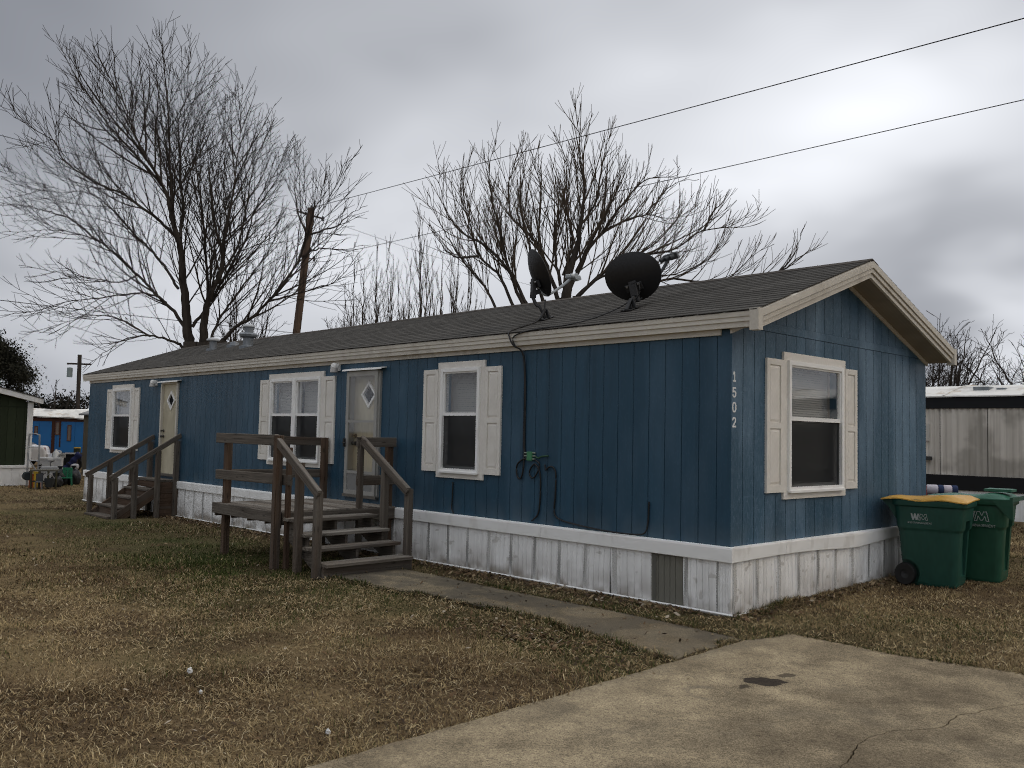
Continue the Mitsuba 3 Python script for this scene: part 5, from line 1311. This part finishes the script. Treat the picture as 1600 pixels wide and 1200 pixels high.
add('body', [obox(o, -.20, .20, -.15, .15, .42, .55)], metal, t, color=(.42, .42, .41)); add('lid', [obox(o, -.205, .205, -.155, .155, .553, .585)], metal, t, color=(.5, .5, .49))
add('foot', [obox(o, -.2, -.16, -.15, .15, -.02, .42), obox(o, .16, .2, -.15, .15, -.02, .42)], matte, t, color=(.04, .04, .04))
o = at(.33, 1.21)
z_ = .62
t = thing('garden_chair', 'green plastic chair standing left of the tan shed', 'chair')
add('backrest', [obox(o, -.13, -.09, .10, .125, .24, .52), obox(o, .09, .13, .10, .125, .24, .52), obox(o, -.13, .13, .126, .145, .46, .53), obox(o, -.03, .03, .10, .122, .25, .46), obox(o, -.085, -.05, .10, .122, .25, .46), obox(o, .05, .085, .10, .122, .25, .46)], paint, t, color=(.012, .15, .075))
add('seat', [obox(o, -.14, .14, -.16, .12, .22, .245)], paint, t, color=(.012, .14, .07))
for a, b in ((-.12, -.14), (.12, -.14), (-.12, .1), (.12, .1)):
    add('leg', [tube([pt(o, a * 1.15, b * 1.1, -.02), pt(o, a, b, .23)], .016, 6)], paint, t, color=(.012, .13, .065))
for i, (a, b, r, lab) in enumerate(((.12, 1.45, .22, 'black rubbish bag slumped left of the green chair'), (.46, 1.72, .22, 'dark rubbish bag against the tan shed'), (.14, .49, .15, 'small dark sack behind the low table'))):
    o = at(a, b); rg = np.random.default_rng(i); m = trimesh.creation.icosphere(3); v = np.array(m.vertices); v = v * (1 + .35 * (meshkit.fbm(v * 2.1 + i * 7, 4, i)[:, None] - .5)) * [r, r, r * 1.35]; v[:, 2] = np.maximum(v[:, 2] + r * .9, 0)
    bk = thing('rubbish_bag', lab, 'bag'); add('sack', (v + o, np.array(m.faces)), paint, bk, smooth=True, color=(.014, .015, .017)); add('knot', [lathe([(.02, 0), (.05, .05), (.08, .10), (.001, .08)], o + [0, 0, r * 2.15], n=8)], paint, bk, color=(.016, .017, .02))
o = at(.20, 4.2)
t = thing('tarp_roll', 'dark blue tarpaulin roll leaning beside the tan shed', 'tarpaulin')
pth = curve([pt(o, -.26, 0, .30), pt(o, -.05, 0, .52), pt(o, .24, 0, .90)], 18); an = np.linspace(0, 2 * PI, 14, endpoint=False)
m = tube(pth, .10 + .02 * np.sin(np.arange(18) * 1.7), 14); m = (m[0] + .03 * (meshkit.noise(m[0] * 9)[:, None] - .5), m[1])
add('roll', [m], matte, t, smooth=True, color=(.022, .028, .085)); add('tie', [tube(pth[8:10], .125, 12)], matte, t, color=(.02, .02, .03)); add('prop', [obox(o, -.26, -.18, -.1, .1, -.05, .25), obox(o, .12, .18, -.05, .05, -.05, .7)], matte, t, color=(.04, .03, .025))
o = at(.38, 3.02)
for i, (a, z, lab) in enumerate(((0, -.08, 'lower white feed sack beside the tan shed'), (.01, .10, 'upper white feed sack beside the tan shed'))):
    m = trimesh.creation.icosphere(3); v = np.array(m.vertices); v = np.sign(v) * np.abs(v) ** .75 * [.12, .18, .09] * (1 + .2 * (meshkit.fbm(v * 3 + i, 3)[:, None] - .5))
    add('feed_sack', (v @ np.array([su, aw, UPZ]) + pt(o, a, 0, z + .40), np.array(m.faces)), matte, smooth=True, color=(.36, .36, .37), label=lab, cat='sack')
add('crate', [obox(o, -.13, .13, -.2, .2, -.05, .02), obox(o, -.13, -.10, -.2, .2, .02, .235), obox(o, .10, .13, -.2, .2, .02, .235), obox(o, -.10, .10, -.2, -.17, .02, .235), obox(o, -.10, .10, .17, .2, .02, .235)], matte, color=(.06, .05, .045), label='low dark crate under the white sacks', cat='crate')
# metal rack by the green home
o = at(-.46, 1.32)
t = thing('metal_rack', 'tall bent tube rack at the corner of the green home', 'rack')
for b in (-.12, .12):
    add('frame', [tube(curve([pt(o, -.28, b, 0), pt(o, -.28, b, 1.38), pt(o, -.22, b, 1.53), pt(o, -.05, b, 1.52), pt(o, .0, b, 1.36), pt(o, .0, b, 0)], 26), .013, 6)], metal, t, smooth=True, color=(.38, .39, .40))
for z in (.35, .75, 1.15):
    add('rung', [tube([pt(o, -.28, -.12, z), pt(o, .0, -.12, z)], .011, 6), tube([pt(o, -.28, .12, z), pt(o, .0, .12, z)], .011, 6), tube([pt(o, 0, -.12, z), pt(o, .0, .12, z)], .011, 6)], metal, t, color=(.34, .35, .36))
add('brace', [tube([pt(o, -.25, -.12, .80), pt(o, .15, -.14, .20)], .012, 6), tube([pt(o, -.25, .12, .72), pt(o, .12, .14, .12)], .012, 6)], metal, t, color=(.40, .41, .42))
for i, (a, b, z, c, lab) in enumerate(((-.53, .52, .30, (.22, .05, .02), 'rusty red toy box at the corner of the green home'), (-.42, .53, .36, (.42, .28, .03), 'yellow toy box behind the drum'), (-.31, .54, .30, (.30, .18, .15), 'pinkish carton behind the low table'))):
    o = at(a, b); kk = thing('toy_box', lab, 'box'); add('body', [obox(o, -.06, .06, -.08, .08, .0, z + .05)], matte, kk, color=c); add('lid', [obox(o, -.065, .065, -.085, .085, z + .052, z + .09)], matte, kk, color=np.array(c) * .8)
# dark flat trailer with a white edge
o = at(-.65, 13.15)
t = thing('utility_trailer', 'low dark utility trailer with a white rail in front of the blue trailer', 'trailer')
add('bed', [obox(o, -.5, .55, -.8, .8, .25, .72)], matte, t, color=(.012, .012, .014)); add('rail', [obox(o, -.5, -.35, -.85, -.80, .70, .76), obox(o, -.05, .5, -.85, -.80, .70, .76)], paint, t, color=(.45, .45, .45))
add('box', [obox(o, .22, .45, -.3, .3, .73, .92)], matte, t, color=(.03, .035, .02)); add('box_lid', [obox(o, .22, .45, -.3, .3, .922, .97)], matte, t, color=(.30, .20, .05))
for a in (-.3, .3):
    add('wheel', [lathe([(.05, -.1), (.3, -.1), (.3, .1), (.05, .1)], pt(o, a, -.8, .28), aw, 20)], matte, t, smooth=40, color=(.01, .01, .01))
# white car
o = at(-4.25, 18.9)
car = thing('parked_car', 'white car showing its red tail light past the green home', 'car')
prof = [(-2.2, .35), (-2.25, .62), (-2.1, .80), (-1.35, .93), (-.75, 1.34), (-.2, 1.45), (.55, 1.44), (1.15, 1.30), (1.72, 1.02), (2.15, .98), (2.28, .80), (2.30, .45), (2.15, .30)]
secs = []
c_ = curve([(a, b, 0) for a, b in prof + prof[:1]], 64)[:-1]
for b, sc in ((-.84, .93), (-.78, 1), (0, 1.01), (.78, 1), (.84, .93)):
    s_ = np.array([pt(o, x * sc, b * (1 - .18 * np.clip((z - .9) / .55, 0, 1)), .3 + (z - .3) * (1 if abs(b) < .8 else .96)) for x, z, _ in c_]); secs.append(s_)
add('body', [fix(loft(secs))], gloss, car, smooth=50, color=(.58, .58, .58))
for side in (-1, 1):
    add('window', [fix(loft([np.array([pt(o, x, side * (.80 * (1 - .18 * (z - .9) / .55)) + e, z) for x, z in ((-1.1, .98), (-.6, 1.30), (-.15, 1.375), (.5, 1.37), (1.0, 1.26), (1.42, 1.02), (1.0, .96), (0, .95))]) for e in (-.02, .02)]))], gloss, car, color=(.035, .04, .045))
    add('tail_light', [obox(o, 1.95, 2.24, side * .70 - .1, side * .70 + .1, .78, .93)], gloss, car, color=(.30, .012, .015))
    for a in (-1.4, 1.4):
        add('wheel', [lathe([(.02, -.1), (.2, -.1), (.31, -.09), (.31, .09), (.2, .1), (.02, .1)], pt(o, a, side * .74, .31), aw, 22)], matte, car, smooth=40, color=(.015, .015, .016))
add('rear_window', [fix(loft([np.array([pt(o, x, b, z + .012) for b in np.linspace(-.58, .58, 5)] + [pt(o, x, b, z - .01) for b in np.linspace(.58, -.58, 5)]) for x, z in ((1.12, 1.315), (1.4, 1.19), (1.66, 1.06))]))], gloss, car, color=(.04, .045, .05))
add('bumper', [obox(o, 2.18, 2.36, -.8, .8, .34, .62)], gloss, car, color=(.5, .5, .5))

# ------------------------------------------------------------------ grass, leaves and litter
rg = np.random.default_rng(77)


def blades(n, x0, x1, y0, y1, dens, seed):
    r = np.random.default_rng(seed); x, y = r.uniform(x0, x1, n), r.uniform(y0, y1, n)
    return x[dens(x, y, r)], y[dens(x, y, np.random.default_rng(seed + 1))]


solid = shapely.union_all([shapely.union_all([DRIVE, WALK]).buffer(.03).buffer(-.042), sg.box(X0, -.035, .03, W), sg.box(-4.30, -1.78, -4.12, -.57)])
edge_line = shapely.union_all([DRIVE.exterior, WALK.exterior])
shapely.prepare(solid)


def scatter(n, d0, d1, seed):
    """Points on the lawn in the yard before the homes, d0 to d1 metres from its driveway corner side, equally thick per metre of distance."""
    r = np.random.default_rng(seed); d = r.uniform(d0, d1, n); a = np.radians(r.uniform(96, 177, n))
    x, y = CAM[0] + d * np.cos(a), CAM[1] + d * np.sin(a)
    ok = ~shapely.contains_xy(solid, x, y) & (y < 11.5)
    return x[ok], y[ok], d[ok]


def grass(x, y, d, seed, near):
    r = np.random.default_rng(seed); n = len(x)
    g, dry = soil_col(x, y)
    q = np.stack([x * 7, y * 7, 0 * x], -1); clump = meshkit.fbm(q, 3, 31); c2 = meshkit.fbm(q * .35, 3, 37)
    green = r.uniform(0, 1, n) < g * .9
    edge = shapely.distance(edge_line, shapely.points(x, y)) < .10
    wall_ = (np.abs(x - .10) < .14) & (y > -.1)
    base = np.where(dry[:, None] + r.normal(0, .25, (n, 1)) > .45, np.array([.335, .255, .135]), np.array([.165, .115, .062]))
    pale = r.uniform(0, 1, n) < .12; base[pale] = [.50, .41, .25]
    dark = r.uniform(0, 1, n) < .22; base[dark] = [.070, .052, .036]
    base[green] = np.array([.052, .068, .021]); lime = green & (r.uniform(0, 1, n) < .3); base[lime] = [.085, .098, .033]
    big = meshkit.fbm(np.stack([x * .7, y * .7, 0 * x], -1) + 40, 3, 51)
    col = base * r.uniform(.65, 1.35, (n, 1)) * (.50 + .86 * clump[:, None]) * (.58 + .66 * big[:, None])
    bare = np.clip((.47 - meshkit.fbm(np.stack([x * 1.5, y * 1.5, 0 * x], -1) + 9, 4, 71)) * 9, 0, 1)
    col = col * (1 - .30 * bare[:, None])
    h = (1 - .45 * bare) * (.010 + .026 * clump + .012 * c2) * r.uniform(.6, 1.6, n); h[green] *= 1.05
    h = np.where(edge, h * 1.15, h); h = np.where(wall_, h * r.uniform(1, 2.3, n), h)
    lean = np.where(green, r.uniform(.1, .9, n), np.radians(30 + 56 * r.uniform(0, 1, n) ** .6)); az = r.uniform(0, 2 * PI, n)
    w = .0017 * (1 + np.clip(d - 4, 0, 30) * .22) * r.uniform(.7, 1.4, n)
    length = h * (1 + .6 * np.sin(lean)) * (1 + np.clip(d - 8, 0, 25) * .02)
    dirv = np.c_[np.cos(az), np.sin(az)]; side = np.c_[-np.sin(az), np.cos(az), np.zeros(n)] * w[:, None]
    b = np.c_[x, y, ground_z(x, y) - .004]
    slab_z = np.where(shapely.contains_xy(shapely.union_all([DRIVE, WALK]), x, y), .012, 0); b[:, 2] += slab_z
    mid = b + np.c_[dirv * (np.sin(lean * .7) * length * .55)[:, None], np.cos(lean * .7) * length * .55]
    tip = mid + np.c_[dirv * (np.sin(np.minimum(lean * 1.25, 1.62)) * length * .5)[:, None], np.cos(np.minimum(lean * 1.25, 1.62)) * length * .5]
    if near:
        v = np.stack([b - side, b + side, mid - side * .8, mid + side * .8, tip], 1).reshape(-1, 3); i = np.arange(n)[:, None] * 5
        f = np.concatenate([i + [[0, 1, 3]], i + [[0, 3, 2]], i + [[2, 3, 4]]]); return v, f, np.repeat(col, 5, 0)
    v = np.stack([b - side, b + side, tip * .6 + mid * .4 + [0, 0, .004]], 1).reshape(-1, 3)
    return v, np.arange(3 * n).reshape(-1, 3), np.repeat(col, 3, 0)


parts = []
for n, d0, d1, near, s in ((120000, 1.8, 6.5, True, 1), (240000, 6.0, 12, False, 2), (190000, 11.5, 21, False, 3), (90000, 20.5, 36, False, 4)):
    x, y, d = scatter(n, d0, d1, s)
    parts.append(grass(x, y, d, 100 + s, near))
def thatch(n, seed):
    """Dead straw lying in curls on top of the turf."""
    x, y, d = scatter(n, 2.0, 10.5, seed); r = np.random.default_rng(seed + 1)
    keep = meshkit.fbm(np.stack([x * 3.3, y * 3.3, 0 * x], -1), 3, 61) > r.uniform(.30, .62, len(x)); x, y, d = x[keep], y[keep], d[keep]; n = len(x)
    a = r.uniform(0, 2 * PI, n); bend = r.normal(0, .9, n); L_ = r.uniform(.02, .065, n) * (1 + d * .03); w = .0013 * (1 + np.clip(d - 4, 0, 9) * .2) * r.uniform(.7, 1.5, n)
    c = np.c_[x, y, ground_z(x, y) + r.uniform(.003, .018, n)]; rows = []
    for t in (0, .5, 1):
        ang = a + bend * t; q = c + np.c_[np.cos(a + bend * t * .5) * L_ * t, np.sin(a + bend * t * .5) * L_ * t, np.sin(t * PI) * L_ * .22 + r.normal(0, .003, n)]
        sd = np.c_[-np.sin(ang) * w, np.cos(ang) * w, r.normal(0, .0006, n)] * (1 if t < 1 else .25); rows += [q - sd, q + sd]
    v = np.stack(rows, 1).reshape(-1, 3); i = np.arange(n)[:, None] * 6
    f = np.concatenate([i + [[0, 1, 3]], i + [[0, 3, 2]], i + [[2, 3, 5]], i + [[2, 5, 4]]])
    col = np.array([[.46, .37, .22], [.36, .275, .15], [.22, .155, .085], [.54, .46, .31]])[r.choice(4, n, p=[.2, .36, .40, .04])] * r.uniform(.7, 1.2, (n, 1))
    return v, f, np.repeat(col, 6, 0)


parts.append(thatch(95000, 300))
# a second, thicker growth along slab edges and walls
xe = np.r_[rg.uniform(-16.5, .1, 7000), rg.normal(.07, .05, 9000)]; ye = np.r_[rg.normal(-.09, .03, 7000), rg.uniform(-.1, 3.0, 9000)]
pts = np.array([edge_line.geoms[i % 2].interpolate(t).coords[0] for i, t in enumerate(rg.uniform(0, 12, 16000))]) if hasattr(edge_line, 'geoms') and len(edge_line.geoms) == 2 else np.zeros((0, 2))
if len(pts):
    pts = pts + rg.normal(0, .028, pts.shape); xe, ye = np.r_[xe, pts[:, 0]], np.r_[ye, pts[:, 1]]
ok = ~shapely.contains_xy(shapely.union_all([shapely.union_all([DRIVE, WALK]).buffer(.05).buffer(-.085), sg.box(X0, -.03, .03, W)]), xe, ye); xe, ye = xe[ok], ye[ok]
parts.append(grass(xe, ye, np.hypot(xe - CAM[0], ye - CAM[1]), 200, True))
m = cat_mesh([p[:2] for p in parts])
add('grass', m, blade, color=np.vstack([p[2] for p in parts]), label='short dry winter grass covering the lawn', cat='grass', kind='stuff')


def leaves(n, seed, fn, s):
    r = np.random.default_rng(seed); xy = fn(r, n); ok = ~shapely.contains_xy(sg.box(X0, -.02, .02, W), xy[:, 0], xy[:, 1]); xy = xy[ok]; n = len(xy)
    c = np.c_[xy, ground_z(xy[:, 0], xy[:, 1]) + .012 + r.uniform(0, .03, n)]; a = r.uniform(0, 6.28, n); t = r.normal(0, .45, (n, 2)); L_ = s * r.uniform(.5, 1.4, n)
    d1 = np.c_[np.cos(a), np.sin(a), t[:, 0]] * L_[:, None]; d2 = np.c_[-np.sin(a), np.cos(a), t[:, 1]] * (L_ * .55)[:, None]
    v = np.stack([c - d1, c + d2 * .8 - d1 * .1, c + d1, c - d2 * .8 + d1 * .1, c + [0, 0, .006]], 1).reshape(-1, 3); i = np.arange(n)[:, None] * 5
    f = np.concatenate([i + [[0, 1, 4]], i + [[1, 2, 4]], i + [[2, 3, 4]], i + [[3, 0, 4]]])
    col = np.array([[.13, .085, .05], [.24, .18, .11], [.07, .05, .035], [.36, .31, .24]])[r.choice(4, n, p=[.42, .28, .24, .06])] * r.uniform(.7, 1.25, (n, 1))
    return v, f, np.repeat(col, 5, 0)


lv = [leaves(2600, 1, lambda r, n: np.c_[r.uniform(-16, -.2, n), -.10 - np.abs(r.normal(0, .16, n))], .028), leaves(2200, 2, lambda r, n: np.c_[r.uniform(-16, .6, n), r.uniform(-6.5, 0, n)], .020), leaves(500, 3, lambda r, n: np.c_[r.normal(-.6, .5, n), r.normal(-2.1, .18, n)], .022), leaves(500, 4, lambda r, n: np.c_[.08 + np.abs(r.normal(0, .12, n)), r.uniform(-.1, 3.2, n)], .025)]
m = cat_mesh([p[:2] for p in lv]); add('fallen_leaves', m, leafy, color=np.vstack([p[2] for p in lv]), label='brown fallen leaves strewn over the lawn and along the skirting', cat='leaves', kind='stuff')
for i, (x, y, s, lab) in enumerate(((-1.20, -4.66, 0.019, 'white paper scrap farther out on the lawn left of the driveway'), (-.71, -4.81, 0.012, 'small whitish scrap nearest the crumpled paper on the lawn'), (.44, -4.62, 0.015, 'pale scrap in the grass close to the driveway edge'))):
    m = trimesh.creation.icosphere(2); v = np.array(m.vertices); v = v * (1 + .9 * (meshkit.noise(v * 2.6 + 5 * i)[:, None] - .5)) * [s, s * .8, s * 1.1]
    add('paper_scrap', (v + [x, y, s + .012], np.array(m.faces)), matte, color=(.62, .62, .60), label=lab, cat='paper scrap')
